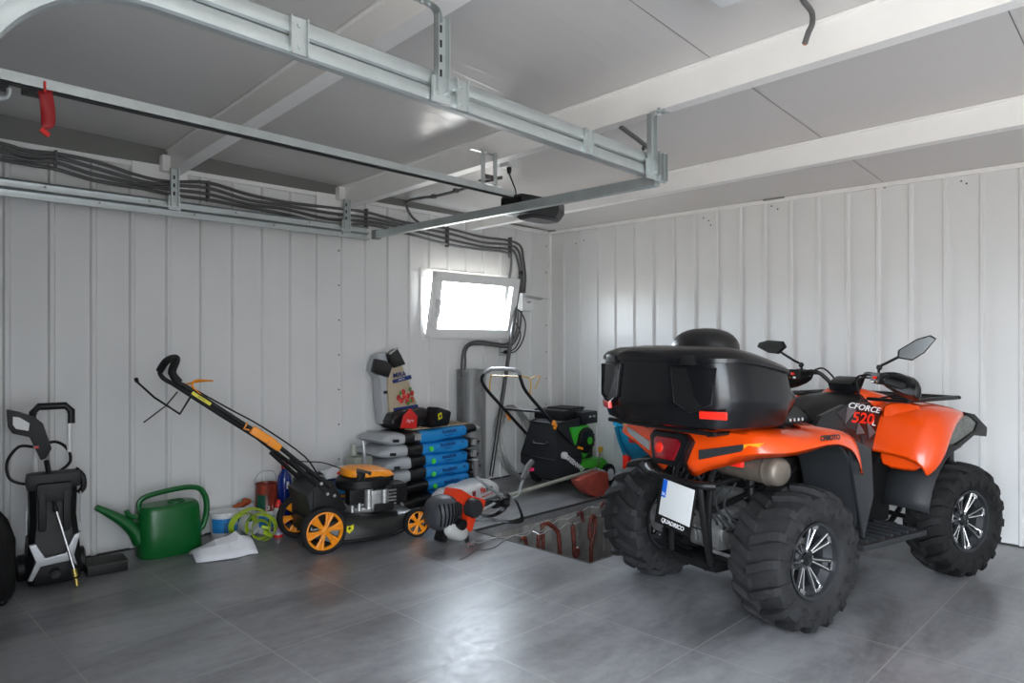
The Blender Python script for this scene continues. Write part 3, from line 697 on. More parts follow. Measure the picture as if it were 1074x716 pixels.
# -- front bodywork
for sd in (-1, 1):
    b = MB()
    # flared fender: stations around the front wheel arch
    st = [(1.00, 0.50, 0.60, 0.66), (1.05, 0.53, 0.64, 0.79), (1.11, 0.545, 0.71, 0.89), (1.18, 0.54, 0.815, 0.922), (1.28, 0.52, 0.875, 0.932), (1.40, 0.49, 0.895, 0.928), (1.50, 0.45, 0.892, 0.912)]
    g = []
    for (x, y, zb, zt) in st:
        g.append([(x+0.015, sd*(y-0.01), zb-0.02), (x, sd*y, zb+0.01), (x-0.02, sd*(y-0.03), zt), (x-0.035, sd*(y-0.14), zt+0.022), (x-0.05, sd*(y-0.26), zt+0.03), (x-0.06, sd*(y-0.36), zt+0.035)])
    b.sheet(g); ff = b.build('front_fender', M_orange, Q, solid=0.010, sub=1, sharp=60)
    # inner orange cheek between tank panel and fender
    b = MB()
    b.sheet([[(0.99, sd*0.25, 0.60), (0.985, sd*0.25, 0.72), (1.03, sd*0.245, 0.84), (1.04, sd*0.235, 0.965)],
             [(1.01, sd*0.38, 0.60), (1.02, sd*0.37, 0.74), (1.06, sd*0.35, 0.86), (1.08, sd*0.31, 0.975)],
             [(1.03, sd*0.49, 0.60), (1.06, sd*0.48, 0.76), (1.12, sd*0.46, 0.89), (1.16, sd*0.40, 0.965)]])
    b.build('fender_cheek', M_orange, Q, solid=0.010, sharp=60, sub=1)
    b = MB(); b.tube([(1.005, sd*0.27, 0.735), (1.02, sd*0.33, 0.75), (1.045, sd*0.40, 0.82), (1.07, sd*0.45, 0.83)], 0.004, n=5); b.build('panel_seam', M_black, ff)
    b = MB(); b.prism([(1.25, 0.80), (1.36, 0.875), (1.54, 0.885), (1.64, 0.835), (1.60, 0.785), (1.42, 0.735), (1.28, 0.705)], 0.10, T(0, sd*0.405, 0), bev=0.02)
    hl = b.build('headlight', mat('smoky_headlight', (0.10, 0.105, 0.09), 0.3, 0.2, var=0.6, vscale=45, coat=0.4), Q)
    b = MB(); b.prism([(1.48, 0.905), (1.60, 0.885), (1.745, 0.80), (1.735, 0.745), (1.70, 0.755), (1.60, 0.765), (1.42, 0.70), (1.28, 0.665), (1.27, 0.69), (1.42, 0.735), (1.60, 0.79), (1.63, 0.835), (1.54, 0.88)], 0.12, T(0, sd*0.40, 0), bev=0.008)
    b.box((1.42, sd*0.40, 0.66), (0.05, 0.05, 0.09), bev=0.01); b.build('lamp_surround', M_black, Q)
    # arch liner
    b = MB(); g = []
    for k in range(9):
        a = math.radians(95+75*k/8); x = 1.40+0.37*math.cos(a); z = 0.33+0.40*math.sin(a)
        g.append([(x, sd*0.22, z), (x, sd*0.36, z), (x, sd*0.50, z-0.005)])
    b.sheet(g); b.build('wheel_arch', M_dgrey, Q, solid=0.008)
    b = MB(); b.tube([(1.35, sd*0.10, 0.28), (1.40, sd*0.38, 0.25)], 0.015, n=8); b.tube([(1.45, sd*0.10, 0.42), (1.42, sd*0.36, 0.40)], 0.013, n=8); b.tube([(1.38, sd*0.17, 0.74), (1.40, sd*0.30, 0.32)], 0.024, n=10)
    b.build('front_suspension', M_black, Q)
b = MB()
b.rings([sec(1.02, 0.15, 1.03, 0.90), sec(1.10, 0.20, 1.035, 0.88), sec(1.25, 0.26, 0.985, 0.86), sec(1.42, 0.28, 0.955, 0.84), sec(1.60, 0.24, 0.90, 0.80)])
b.build('hood', M_orange, Q, sub=1, sharp=60)
b = MB(); b.box((1.66, 0, 0.77), (0.08, 0.50, 0.12), bev=0.02); b.box((1.60, 0, 0.60), (0.10, 0.42, 0.28), bev=0.03)
for sd in (-1, 1):
    b.tube([(1.60, sd*0.18, 0.35), (1.72, sd*0.20, 0.50), (1.75, sd*0.24, 0.72), (1.68, sd*0.30, 0.80)], 0.017, n=10, sm=4)
b.tube([(1.75, -0.24, 0.70), (1.77, 0, 0.70), (1.75, 0.24, 0.70)], 0.017, n=10, sm=4)
b.build('front_bumper', M_black, Q)
# front rack
b = MB()
for y in (-0.37, 0.37): b.tube([(1.06, y, 0.975), (1.10, y, 0.978), (1.57, y, 0.975), (1.62, y*0.9, 0.972)], 0.012, n=8, sm=3)
for x in (1.06, 1.22, 1.40, 1.60): b.tube([(x, -0.38, 0.975), (x, 0.38, 0.975)], 0.010, n=8)
for y in (-0.2, 0.2): b.cyl((1.2, y, 0.97), (1.2, y, 0.9), 0.01, n=8); b.cyl((1.45, y, 0.97), (1.45, y, 0.88), 0.01, n=8)
b.build('front_rack', M_black, Q)
# handlebar, turned a little to the right
HB = bpy.data.objects.new('handlebar', None); COL.objects.link(HB); HB.parent = Q; HB.location = (0.98, -0.03, 0.0); HB.rotation_euler = (0, 0, math.radians(-3)); HB.empty_display_size = 0.05
b = MB()
b.tube([(-0.12, 0.42, 1.080), (-0.06, 0.30, 1.10), (0.0, 0.16, 1.12), (0.06, 0.06, 1.02), (0.06, -0.06, 1.02), (0.0, -0.16, 1.12), (-0.06, -0.30, 1.10), (-0.12, -0.42, 1.080)], 0.012, n=10, sm=5)
b.cyl((0.07, 0, 0.93), (0.05, 0, 1.05), 0.03, n=12)
b.build('bar', M_black, HB)
b = MB(); b.box((0.04, 0, 1.055), (0.10, 0.16, 0.06), rot=(0, -25, 0), bev=0.02); b.build('dash', M_blackg, HB)
for sd in (-1, 1):
    b = MB(); b.tube([(-0.095, sd*0.35, 1.088), (-0.14, sd*0.46, 1.072)], 0.019, n=12); b.build('grip', M_rubber, HB)
    b = MB(); b.box((-0.045, sd*0.275, 1.10), (0.065, 0.075, 0.06), rot=(0, 10, sd*20), bev=0.012, m=M_black)
    b.box((-0.082, sd*0.27, 1.107), (0.012, 0.018, 0.014), m=M_redl); b.box((-0.08, sd*0.29, 1.085), (0.012, 0.014, 0.010), m=M_amber); b.box((-0.082, sd*0.255, 1.085), (0.012, 0.012, 0.010), m=M_txtw)
    b.build('switchgear', None, HB)
    b = MB(); b.rings([[(0.03, sd*0.20, 1.145), (0.05, sd*0.20, 1.09), (0.035, sd*0.20, 1.07), (0.015, sd*0.20, 1.10)],
                       [(0.03, sd*0.32, 1.165), (0.085, sd*0.33, 1.11), (0.07, sd*0.33, 0.985), (-0.02, sd*0.32, 1.03)],
                       [(-0.03, sd*0.44, 1.14), (0.02, sd*0.48, 1.09), (0.01, sd*0.47, 0.96), (-0.06, sd*0.44, 1.00)],
                       [(-0.09, sd*0.50, 1.11), (-0.07, sd*0.53, 1.06), (-0.08, sd*0.52, 0.98), (-0.12, sd*0.50, 1.02)]])
    b.build('hand_guard', M_black, HB, sub=1, sharp=60)
    b = MB(); b.tube([(-0.01, sd*0.22, 1.12), (0.04, sd*0.30, 1.13), (0.02, sd*0.40, 1.11)], 0.006, n=6, sm=3); b.build('lever', M_black, HB)
    b = MB(); b.tube([(-0.02, sd*0.25, 1.12), (-0.025, sd*0.26, 1.165), (-0.03, sd*0.30, 1.185), (-0.03, sd*0.40, 1.235)], 0.0075, n=8, sm=2)
    b.ell((-0.022, sd*0.255, 1.16), (0.016, 0.016, 0.016), n=10)
    b.build('mirror_stem', M_black, HB)
    mh = MB(); out = [(-0.105, 0.0), (-0.085, 0.036), (0.02, 0.050), (0.085, 0.040), (0.10, 0.012), (0.02, -0.030), (-0.05, -0.042)]
    tilt = 27 if sd < 0 else 4
    Mm = basis((-0.03, sd*0.475, 1.262), (0.42 if sd < 0 else 0.12, -0.9, 0.0), (0.1, 0, 1)) @ Matrix.Rotation(math.radians(tilt), 4, 'Z') @ Matrix.Rotation(-PI/2, 4, 'X')
    pl_ = out if sd < 0 else [(-x, z) for x, z in out[::-1]]
    mh.prism(pl_, 0.022, Mm @ T(0, 0.0, 0), bev=0.006); mo = mh.build('mirror_housing', M_black, HB)
    mg = MB(); mg.prism([(x*0.90, z*0.86) for x, z in pl_], 0.003, Mm @ T(0, -0.0115, 0)); mg.build('mirror_glass', M_mirror, mo)
b = MB()
for pts in (((-0.02, 0.22, 1.10), (0.06, 0.16, 1.14), (0.12, 0.08, 1.02), (0.10, 0.04, 0.95)), ((-0.02, 0.24, 1.09), (0.10, 0.20, 1.10), (0.14, 0.10, 0.98)), ((-0.02, -0.22, 1.10), (0.0, -0.12, 1.09), (0.04, -0.09, 1.0), (0.08, -0.08, 0.93)), ((-0.02, -0.24, 1.12), (-0.04, -0.13, 1.10), (0.02, -0.11, 0.98)), ((0.0, -0.20, 1.12), (0.12, -0.28, 1.03), (0.16, -0.14, 0.98), (0.12, -0.05, 1.0))):
    b.tube(pts, 0.0055, n=6, sm=5)
b.build('control_cable', M_black, HB)

# ================================================================ OVERHEAD DOOR GEAR, CABLES
def track(name, label, y, x0, x1, z_lo, z_hi, side, curve=True, drop=0.0):
    """pair of door track channels; side = direction of the open face"""
    t = thing(name, label, 'door track', (0, 0, 0), 0)
    def chan(zb, zt, zend, nm, bend):
        pts = []
        if bend:
            R = 0.40
            for k in range(19):
                a = PI/2*k/18
                pts.append(Vector((x0+R-R*math.sin(PI/2-a), 0, -R+R*math.sin(a))))
            pts = [Vector((p.x-R*0+0, 0, p.z)) for p in pts]
            pts = [Vector((x0, 0, -0.75))]+pts
        else: pts = [Vector((x0+0.05, 0, 0))]
        pts.append(Vector((x0+0.8, 0, 0))); pts.append(Vector((x1, 0, 0)))
        h = zt-zb; rr = []
        for i, p in enumerate(pts):
            d = (pts[min(i+1, len(pts)-1)]-pts[max(i-1, 0)]).normalized(); nrm = Vector((-d.z, 0, d.x))
            base = Vector((p.x, y, (zb+zt)/2+p.z+drop*max(0, (p.x-x0)/(x1-x0))))
            prof = [(h/2, 0.026), (h/2, 0.002), (h/2-0.006, -0.004), (h/2-0.018, -0.006), (-h/2+0.018, -0.008), (-h/2+0.006, -0.005), (-h/2, 0.003), (-h/2, 0.030), (-h/2+0.012, 0.030)]
            out = [(u_, v_) for u_, v_ in prof]
            inn = [(u_*0.94, v_+0.003) for u_, v_ in prof[::-1]]
            rr.append([base+nrm*u_+Vector((0, side*v_, 0)) for u_, v_ in out+inn])
        b = MB(); b.rings(rr); return b.build(nm, M_galv, t, sharp=25)
    zm = (z_lo+z_hi)/2
    chan(zm+0.002, z_hi, 0, 'upper_channel', curve); chan(z_lo, zm-0.002, 0, 'lower_channel', curve)
    return t
near = track('door_track', 'near galvanised double door track hanging across the upper left of the ceiling', 1.86, 0.23, 2.90, 2.140, 2.250, 1, drop=-0.065)
far = track('door_track', 'far galvanised door track running close along the left wall below the cables', 4.62, 0.35, 3.10, 2.085, 2.185, -1)
# splice plates on the near track
for x, z in ((1.01, 2.176), (1.63, 2.161), (2.34, 2.144)):
    b = MB(); b.box((x, 1.852, z), (0.055, 0.006, 0.105), m=M_galv)
    for sx_ in (-0.026, 0.026): b.box((x+sx_, 1.846, z), (0.004, 0.014, 0.105), m=M_galv)
    for dz in (-0.03, 0.03): b.cyl((x, 1.850, z+dz), (x, 1.842, z+dz), 0.007, n=6, m=M_galv)
    b.build('splice_plate', None, near)
for k in range(10):
    pass
b = MB()
for k in range(9): b.cyl((0.7+0.27*k, 4.588, 2.11+0.05*(k % 2)), (0.7+0.27*k, 4.580, 2.11+0.05*(k % 2)), 0.006, n=6)
b.build('track_bolt', M_galvd, far)

def perforated(b, x, y, z0, z1, wd=0.045, th=0.004, lip=0.022, m=None, face='y'):
    if face == 'y':
        b.box((x, y, (z0+z1)/2), (wd, th, z1-z0)); b.box((x-wd/2, y-lip/2, (z0+z1)/2), (th, lip, z1-z0)); b.box((x+wd/2, y-lip/2, (z0+z1)/2), (th, lip, z1-z0))
M_hole = mat('slot_shadow_black', (0.01, 0.01, 0.01), 0.9)
def hanger(label, x, y, zt, zb, arm=None):
    t = thing('track_hanger', label, 'bracket', (x, y, zb), 0, None)
    b = MB(); h = zt-zb
    b.box((0, 0, h/2), (0.05, 0.004, h)); b.box((-0.023, -0.012, h/2), (0.004, 0.024, h)); b.box((0.023, -0.012, h/2), (0.004, 0.024, h))
    b.build('strut', M_galv, t)
    s_ = MB(); k = 0
    while 0.03+0.05*k < h-0.03:
        s_.box((0, -0.003, 0.03+0.05*k), (0.010, 0.003, 0.024)); k += 1
    s_.build('slot', M_hole, t)
    if arm:
        b = MB(); a = Vector(arm)
        b.ribbon([(0, 0, h-0.02), (a.x*0.12, a.y*0.12, h+0.015), (a.x*0.4, a.y*0.4, h+0.03), (a.x, a.y, h+0.03)], 0.045 if abs(a.x) < 1e-6 else 0.035, 0.004, up=(1, 0, 0) if abs(a.x) < 1e-6 else (0, 1, 0), sm=3)
        for q in (0.5, 0.8): b.cyl((a.x*q, a.y*q, h+0.02), (a.x*q, a.y*q, h+0.045), 0.008, n=6)
        b.build('arm', M_galv, t)
    b = MB(); b.box((0, -0.004, 0.02), (0.075, 0.012, 0.09), bev=0.002)
    for q in (-0.02, 0.02): b.cyl((q, -0.008, 0.01), (q, -0.018, 0.01), 0.008, n=6)
    b.build('clamp', M_galv, t)
    return t
hanger('slotted steel hanger holding the near door track, bent towards the left beam', 1.53, 1.845, 2.40, 2.13, arm=(-0.10, 0.0, 0))
hanger('slotted steel hanger with rounded bend at the far end of the near door track', 2.80, 1.845, 2.36, 2.085, arm=(0.11, -0.02, 0))
hanger('short slotted hanger between the left beam end and the wall track', 1.66, 4.60, 2.385, 2.15)
hanger('short slotted hanger near the end of the wall track below the second beam', 2.90, 4.60, 2.37, 2.15)
# end brackets on the near track end
t = thing('track_end_bracket', 'finned steel end bracket closing the near door track beside the cross bar', 'bracket', (2.88, 1.845, 2.07))
b = MB()
for dx in (-0.035, 0.0, 0.03): b.box((dx, -0.012, 0.06), (0.004, 0.03, 0.13))
b.box((0, 0.0, 0.05), (0.09, 0.005, 0.12)); b.build('fin_plate', M_galv, t)
# cross bar
t = thing('cross_bar', 'galvanised square cross bar joining the ends of both door tracks', 'metal bar', (3.06, 3.24, 2.13))
b = MB(); A, B_ = Vector((-0.18, -1.38, -0.062)), Vector((0.09, 1.33, 0.0))
d = (B_-A).normalized(); up = Vector((0, 0, 1)); sd_ = d.cross(up).normalized()
def sq(p): return [p+sd_*0.02+up*0.025, p+sd_*0.02-up*0.025, p-sd_*0.02-up*0.025, p-sd_*0.02+up*0.025]
b.rings([sq(A), sq(B_)]); b.build('bar', M_galv, t)
b = MB(); b.box(B_, (0.05, 0.06, 0.07), bev=0.004); b.cyl(B_+Vector((0, -0.03, 0)), B_+Vector((0, -0.045, 0)), 0.012, n=6); b.build('end_joint', M_galvd, t)
# opener rail
rz_ = 2.15
t = thing('opener_rail', 'long slim steel rail of the door opener with a black chain slot underneath', 'opener rail', (0, 3.02, 2.195))
b = MB(); R0, R1 = Vector((0.0, -0.10, 0.02)), Vector((3.04, -0.03, 0.0))
def rs(p): return [p+Vector((0, -0.018, 0.018)), p+Vector((0, -0.018, -0.018)), p+Vector((0, -0.006, -0.018)), p+Vector((0, -0.006, 0.012)), p+Vector((0, 0.006, 0.012)), p+Vector((0, 0.006, -0.018)), p+Vector((0, 0.018, -0.018)), p+Vector((0, 0.018, 0.018))]
b.rings([rs(R0), rs(R1)]); b.build('rail', M_galv, t, sharp=20)
b = MB(); b.tube([R0+Vector((0, 0.0, -0.022)), R1+Vector((0, 0.0, -0.022))], 0.007, n=6); b.build('chain', M_black, t)
b = MB(); c0 = Vector((0.45, -0.09, -0.02)); b.box(c0, (0.12, 0.035, 0.03), bev=0.006); b.box(c0+Vector((0.14, 0, -0.004)), (0.08, 0.025, 0.022), bev=0.004); b.build('trolley', M_black, t)
b = MB(); b.tube([c0+Vector((0.06, -0.02, -0.01)), c0+Vector((0.045, -0.02, -0.045)), c0+Vector((-0.05, -0.02, -0.055)), c0+Vector((-0.35, -0.02, -0.055))], 0.009, n=8, sm=4); b.build('door_arm', M_galv, t)
# red release tag
o = MB(); pr = fl(47, 98, 2.12)
xx, yy = pr.x, pr.y
o.ribbon([(0, 0, 0.0), (0.006, 0, -0.05), (0.003, 0.004, -0.10), (-0.008, 0.0, -0.125)], 0.006, 0.003, up=(0, 1, 0))
t = thing('release_tag', 'red hanging emergency release strap on the opener rail', 'strap', (xx, yy, 2.14))
o = MB(); g = []
for k in range(9):
    z = -0.010-0.125*k/8; c_ = 0.010*math.sin(k/8*2.2); w_ = 0.020
    if k == 8: w_ = 0.012
    g.append([(c_-w_, -0.004*math.sin(k), z-0.006), (c_, 0.004, z), (c_+w_, -0.002, z+0.004)])
o.sheet(g); o.build('strap', mat('deep_red_strap', (0.30, 0.006, 0.008), 0.5), t, solid=0.004)
o = MB(); o.cyl((0, 0, 0.02), (0, 0, -0.015), 0.004, n=6); o.box((0.0, 0, -0.148), (0.03, 0.008, 0.016), rot=(0, 35, 10)); o.build('cord', M_red, t)
# opener motor
t = thing('door_opener', 'black door opener motor unit hanging at the end of its rail', 'motor', (3.28, 3.03, 2.135))
b = MB()
hx = [(-0.20, -0.085), (-0.20, 0.085), (-0.12, 0.10), (0.12, 0.10), (0.22, 0.06), (0.22, -0.06), (0.12, -0.10), (-0.12, -0.10)]
b.rings([[(x, y, 0.065) for x, y in hx], [(x*1.03, y*1.03, 0.05) for x, y in hx], [(x*1.03, y*1.03, -0.005) for x, y in hx], [(x*0.9, y*0.9, -0.045) for x, y in hx]][::-1]); mo = b.build('housing', M_blackg, t, sharp=20)
b = MB(); b.rings([[(x*0.70+0.05, y*0.75, -0.046) for x, y in hx], [(x*0.60+0.05, y*0.65, -0.062) for x, y in hx]]); b.build('lamp_cover', mat('smoked_lamp_cover', (0.05, 0.052, 0.055), 0.25), t)
b = MB()
for k in range(5): b.box((-0.12+0.05*k, 0, 0.068), (0.02, 0.12, 0.01))
b.build('vent_rib', M_black, t)
# suspension straps for motor, socket box and lead
t = thing('opener_bracket', 'slotted steel straps tying the opener rail to the roof beam', 'bracket', (2.84, 3.0, 2.225))
b = MB()
for dx in (0.0, 0.10): b.box((dx, 0.03, 0.10), (0.03, 0.004, 0.22)); b.cyl((dx, 0.03, 0.03), (dx, 0.015, 0.03), 0.008, n=6)
b.box((0.05, 0.03, 0.01), (0.20, 0.03, 0.004)); b.box((0.05, 0.06, 0.205), (0.24, 0.03, 0.004)); b.build('strap', M_galv, t)
sb = fl(534, 187, 2.40)
t = thing('ceiling_socket', 'small white socket box on the ceiling above the opener with a black plug', 'socket', (sb.x, sb.y, zc(sb.x, sb.y)))
b = MB(); b.box((0, 0, -0.03), (0.09, 0.09, 0.06), bev=0.008); b.build('box', M_whitep, t)
b = MB(); b.cyl((0, -0.0, -0.06), (0, 0, -0.10), 0.018, 0.012, n=12); b.tube([(0, 0, -0.10), (0.0, -0.02, -0.14), (0.06, 0.0, -0.20), (0.10, 0.02, -0.26), (3.26-sb.x, 3.05-sb.y, 2.19-zc(sb.x, sb.y))], 0.005, n=6, sm=5); b.build('plug', M_black, t)

# conduits along the left wall
def wall_pts(pp, Y=YW-0.03): return [ony(x, y, Y) for x, y in pp]
top = [(-60, 137), (0, 150), (30, 157), (60, 161), (100, 171), (150, 184), (180, 190), (218, 193), (260, 203), (300, 211), (345, 219), (385, 222), (425, 232), (470, 241), (505, 248), (533, 252)]
t = thing('conduit_bundle', 'bundle of dark grey conduits sagging along the top of the left wall', 'cable', (0, 0, 0))
for k, (off, last) in enumerate(((0, (549, 300)), (4.5, (546, 305)), (9, (544, 300)), (13.5, (541, 295)))):
    pp = [(x, y+off*(1.25 if x < 120 else (1.1 if x < 360 else 1.0))+(1.5*math.sin(x*0.05+k) if 20 < x < 520 else 0)) for x, y in top]
    pp += [(541+5-k*3, 258+off*0.8), (549-k*2.5, 272+off*0.6), (551-k*2.7, 290+off*0.2), (550-k*2.5, 307)]
    Y = YW-0.032-0.006*(k % 2)
    if k == 3: pp = pp[:-4]+[(536, 280), (533, 300), (532, 318)]
    b = MB(); b.tube(wall_pts(pp, Y), 0.0115, n=8, sm=4); b.build('conduit', M_cable, t)
for px_ in (58, 218, 384, 469, 535):
    b = MB(); q = min(top, key=lambda p: abs(p[0]-px_)); p0, p1 = ony(px_, q[1]-3, YW-0.03), ony(px_, q[1]+18, YW-0.03)
    b.box(((p0.x+p1.x)/2, YW-0.03, (p0.z+p1.z)/2), (0.012, 0.044, abs(p0.z-p1.z))); b.build('cable_clip', M_cable, t)
# conduit dropping from the ceiling
t = thing('ceiling_conduit', 'grey conduit crossing the rear ceiling bay and dropping to the wall bundle', 'cable', (0, 0, 0))
p = [fl(527, 186, 2.38), fl(510, 190, 2.365), fl(480, 200, 2.365), fl(455, 206, 2.365), fl(442, 207.5, 2.36), ony(428, 211, 4.70), ony(427, 218, YW-0.03), ony(433, 228, YW-0.03), ony(442, 235, YW-0.03)]
b = MB(); b.tube(p, 0.011, n=8, sm=4); b.build('conduit', M_cable, t)
for q in ((455, 206), (478, 200), (505, 191)):
    b = MB(); c_ = fl(q[0], q[1], 2.365); b.box(c_, (0.03, 0.03, 0.03)); b.build('cable_clip', M_cable, t)
b = MB(); b.box(fl(513, 186, 2.38), (0.12, 0.02, 0.03)); b.build('cable_duct', M_cable, t)
# junction box
jb = ony(551, 317, YW-0.05)
t = thing('junction_box', 'white electrical junction box with a small tilted lid beside the window', 'junction box', (jb.x, YW-0.003, jb.z))
b = MB(); b.box((0, -0.045, 0), (0.17, 0.09, 0.17), bev=0.006); jbb = b.build('box', M_whitep, t)
b = MB(); b.box((0.045, -0.115, 0.045), (0.24, 0.07, 0.008), rot=(-8, 4, 0)); b.build('lid', mat('grey_clear_lid', (0.42, 0.42, 0.41), 0.3), jbb)
b = MB(); b.box((0, -0.092, -0.02), (0.11, 0.006, 0.06)); b.cyl((0, -0.09, 0.02), (0, -0.10, 0.02), 0.012, n=10); b.build('cover', M_upvc, jbb)
b = MB(); b.box((0, -0.0965, 0.0), (0.05, 0.002, 0.012)); b.build('mark', M_cable, jbb)
# cable loops below the box
t = thing('wall_cables', 'dark cables looping down the wall beside the window from the junction box', 'cable', (0, 0, 0))
Y = YW-0.035
for pp, r in (([(543, 325), (542, 345), (538, 356), (530, 361), (520, 360), (505, 358), (495, 359), (488, 364), (485, 375), (484, 395)], 0.012), ([(547, 325), (545, 345), (540, 358), (532, 364), (515, 362), (500, 361), (492, 363), (488, 370), (488, 380), (487, 395)], 0.010),
              ([(537, 322), (545, 326), (551, 338), (549, 355), (541, 368), (530, 370), (526, 369)], 0.006), ([(535, 332), (543, 342), (546, 352), (541, 364), (534, 369)], 0.006)):
    b = MB(); b.tube(wall_pts(pp, Y-0.02*random.random()), r, n=8, sm=5); b.build('cable', M_cable if r > 0.009 else M_black, t)
sk = ony(526, 368, YW)
t = thing('wall_socket', 'small grey wall socket with a black plug under the window corner', 'socket', (sk.x, YW-0.003, sk.z))
b = MB(); b.box((0, -0.02, 0), (0.08, 0.04, 0.09), bev=0.006); b.build('box', mat('grey_socket_plastic', (0.42, 0.43, 0.43), 0.5), t)
b = MB(); b.cyl((0, -0.04, -0.01), (0.0, -0.075, -0.01), 0.018, n=12); b.build('plug', M_black, t)
# ceiling light fitting and loose cable
lc = fl(744, -4, 2.60)
t = thing('ceiling_light', 'long clear-covered light fitting on the ceiling at the top edge', 'ceiling light', (lc.x, lc.y-0.05, zc(lc.x, lc.y)-0.002), 0)
b = MB(); b.box((-0.30, 0, -0.02), (0.80, 0.11, 0.04), bev=0.008); b.build('base', M_whitep, t)
b = MB(); b.box((-0.30, 0, -0.055), (0.79, 0.10, 0.04), bev=0.014); b.build('diffuser', mat('milky_diffuser', (0.75, 0.76, 0.78), 0.25), t)
t = thing('loose_cable', 'short grey cable end poking down out of the ceiling', 'cable', (0, 0, 0))
p = [fl(838, -12, 2.60), fl(842, 0, 2.59), fl(851, 12, 2.57), fl(852, 24, 2.52), fl(848, 34, 2.48), fl(844, 46, 2.44)]
b = MB(); b.tube(p, 0.011, n=8, sm=4); b.build('cable', M_cable, t)
b = MB(); b.cyl(p[-1], p[-1]+(p[-1]-p[-2]).normalized()*0.004, 0.006, n=8); b.build('copper_end', mat('copper', (0.5, 0.2, 0.1), 0.4, 1.0), t)
b = MB(); pA, pB, pC = fl(651, 133, 2.42), fl(676, 152, 2.35), fl(674, 156, 2.33)
t = thing('ceiling_elbow', 'short dark conduit elbow under the beam behind the track end', 'cable', (0, 0, 0))
b.tube([pA, pB, pC], 0.012, n=8, sm=3); b.build('conduit', M_cable, t)

# ================================================================ LAWN MOWER
MW = thing('lawn_mower', 'black lawn mower with orange wheels and cowl, its handle folded up to the left', 'lawn mower', (2.31, 4.076, 0), -9.8)
def mower_wheel(x, y, R, w_, sd):
    e = bpy.data.objects.new('wheel', None); COL.objects.link(e); e.parent = MW; e.location = (x, y, R); e.empty_display_size = 0.05
    b = MB(); b.lathe([(R*0.80, -w_/2), (R*0.93, -w_/2*1.05), (R, -w_/2*0.7), (R, w_/2*0.7), (R*0.93, w_/2), (R*0.80, w_/2), (R*0.80, -w_/2)], 40, AX_Y); b.build('tyre', M_rubber, e)
    b = MB(); f = -1 if sd < 0 else 1
    b.lathe([(R*0.82, f*w_*0.2), (R*0.82, f*w_*0.50), (R*0.76, f*w_*0.54), (R*0.72, f*w_*0.40), (R*0.70, f*w_*0.2)], 40, AX_Y)
    b.lathe([(0.0, f*w_*0.62), (R*0.13, f*w_*0.60), (R*0.20, f*w_*0.45), (R*0.22, f*w_*0.1)], 20, AX_Y)
    for k in range(6):
        a = 2*PI*k/6+0.2
        for d in (-0.13, 0.13):
            p = [Vector((r*math.cos(a+dd), f*yy, r*math.sin(a+dd))) for r, dd, yy in ((R*0.14, d*0.6, w_*0.46), (R*0.45, d*1.05, w_*0.42), (R*0.75, d*1.35, w_*0.40))]
            b.tube(p, [R*0.06, R*0.068, R*0.08], n=8)
        pp = [Vector((r*math.cos(a), f*w_*0.36, r*math.sin(a))) for r in (R*0.2, R*0.74)]; b.ribbon([*pp], R*0.20, 0.006, up=(-math.sin(a), 0, math.cos(a)))
    b.build('wheel_hub', M_orpl, e); return e
mower_wheel(0.0, -0.225, 0.143, 0.05, -1); mower_wheel(0.0, 0.225, 0.143, 0.05, 1)
mower_wheel(0.647, -0.215, 0.094, 0.045, -1); mower_wheel(0.647, 0.215, 0.094, 0.045, 1)
b = MB()
def orow(x, hw, z0, z1, top): return [(x, -hw, z0), (x, -hw, (z0+z1)/2), (x, -hw*0.93, z1), (x, -hw*0.7, top), (x, hw*0.7, top), (x, hw*0.93, z1), (x, hw, (z0+z1)/2), (x, hw, z0)]
b.rings([orow(-0.06, 0.17, 0.10, 0.17, 0.19), orow(0.04, 0.20, 0.06, 0.19, 0.23), orow(0.14, 0.235, 0.045, 0.165, 0.205), orow(0.30, 0.25, 0.04, 0.145, 0.185), orow(0.46, 0.24, 0.045, 0.13, 0.17), orow(0.58, 0.19, 0.06, 0.12, 0.16), orow(0.68, 0.16, 0.09, 0.13, 0.15)])
b.build('deck', mat('black_mower_deck', (0.018, 0.020, 0.019), 0.35, coat=0.2), MW, sharp=45)
b = MB(); b.tube([(0.10, -0.238, 0.055), (0.30, -0.256, 0.05), (0.48, -0.245, 0.055), (0.60, -0.20, 0.07)], 0.010, n=8, sm=4); b.build('deck_rim', M_black, MW)
b = MB(); b.prism([(-0.028, 0.02), (0.0, 0.012), (0.028, 0.02), (0.028, -0.008), (0.0, -0.034), (-0.028, -0.008)], 0.003, T(0.16, -0.241, 0.135)); b.build('warning_label', M_yel, MW)
b = MB(); b.prism([(-0.012, -0.006), (0.012, -0.006), (0.0, 0.010)], 0.003, T(0.16, -0.244, 0.135)); b.build('warning_mark', M_txtk, MW)
# axles, height lever, handle brackets
b = MB(); b.cyl((0, -0.22, 0.143), (0, 0.22, 0.143), 0.012, n=8); b.cyl((0.647, -0.2, 0.094), (0.647, 0.2, 0.094), 0.011, n=8)
b.box((0.64, -0.17, 0.13), (0.10, 0.03, 0.06), bev=0.01); b.box((0.64, 0.17, 0.13), (0.10, 0.03, 0.06), bev=0.01); b.build('axle', M_black, MW)
for sd in (-1, 1):
    b = MB(); b.prism([(-0.06, 0.15), (0.10, 0.16), (0.16, 0.25), (0.08, 0.42), (-0.01, 0.46), (-0.05, 0.40)], 0.012, T(0, sd*0.19, 0), bev=0.004); b.build('handle_bracket', M_black, MW)
b = MB()
for q in ((-0.01, 0.43), (0.03, 0.36), (0.075, 0.345)): b.cyl((q[0], -0.20, q[1]), (q[0], -0.215, q[1]), 0.010, n=10)
b.build('bracket_bolt', M_chrome, MW)
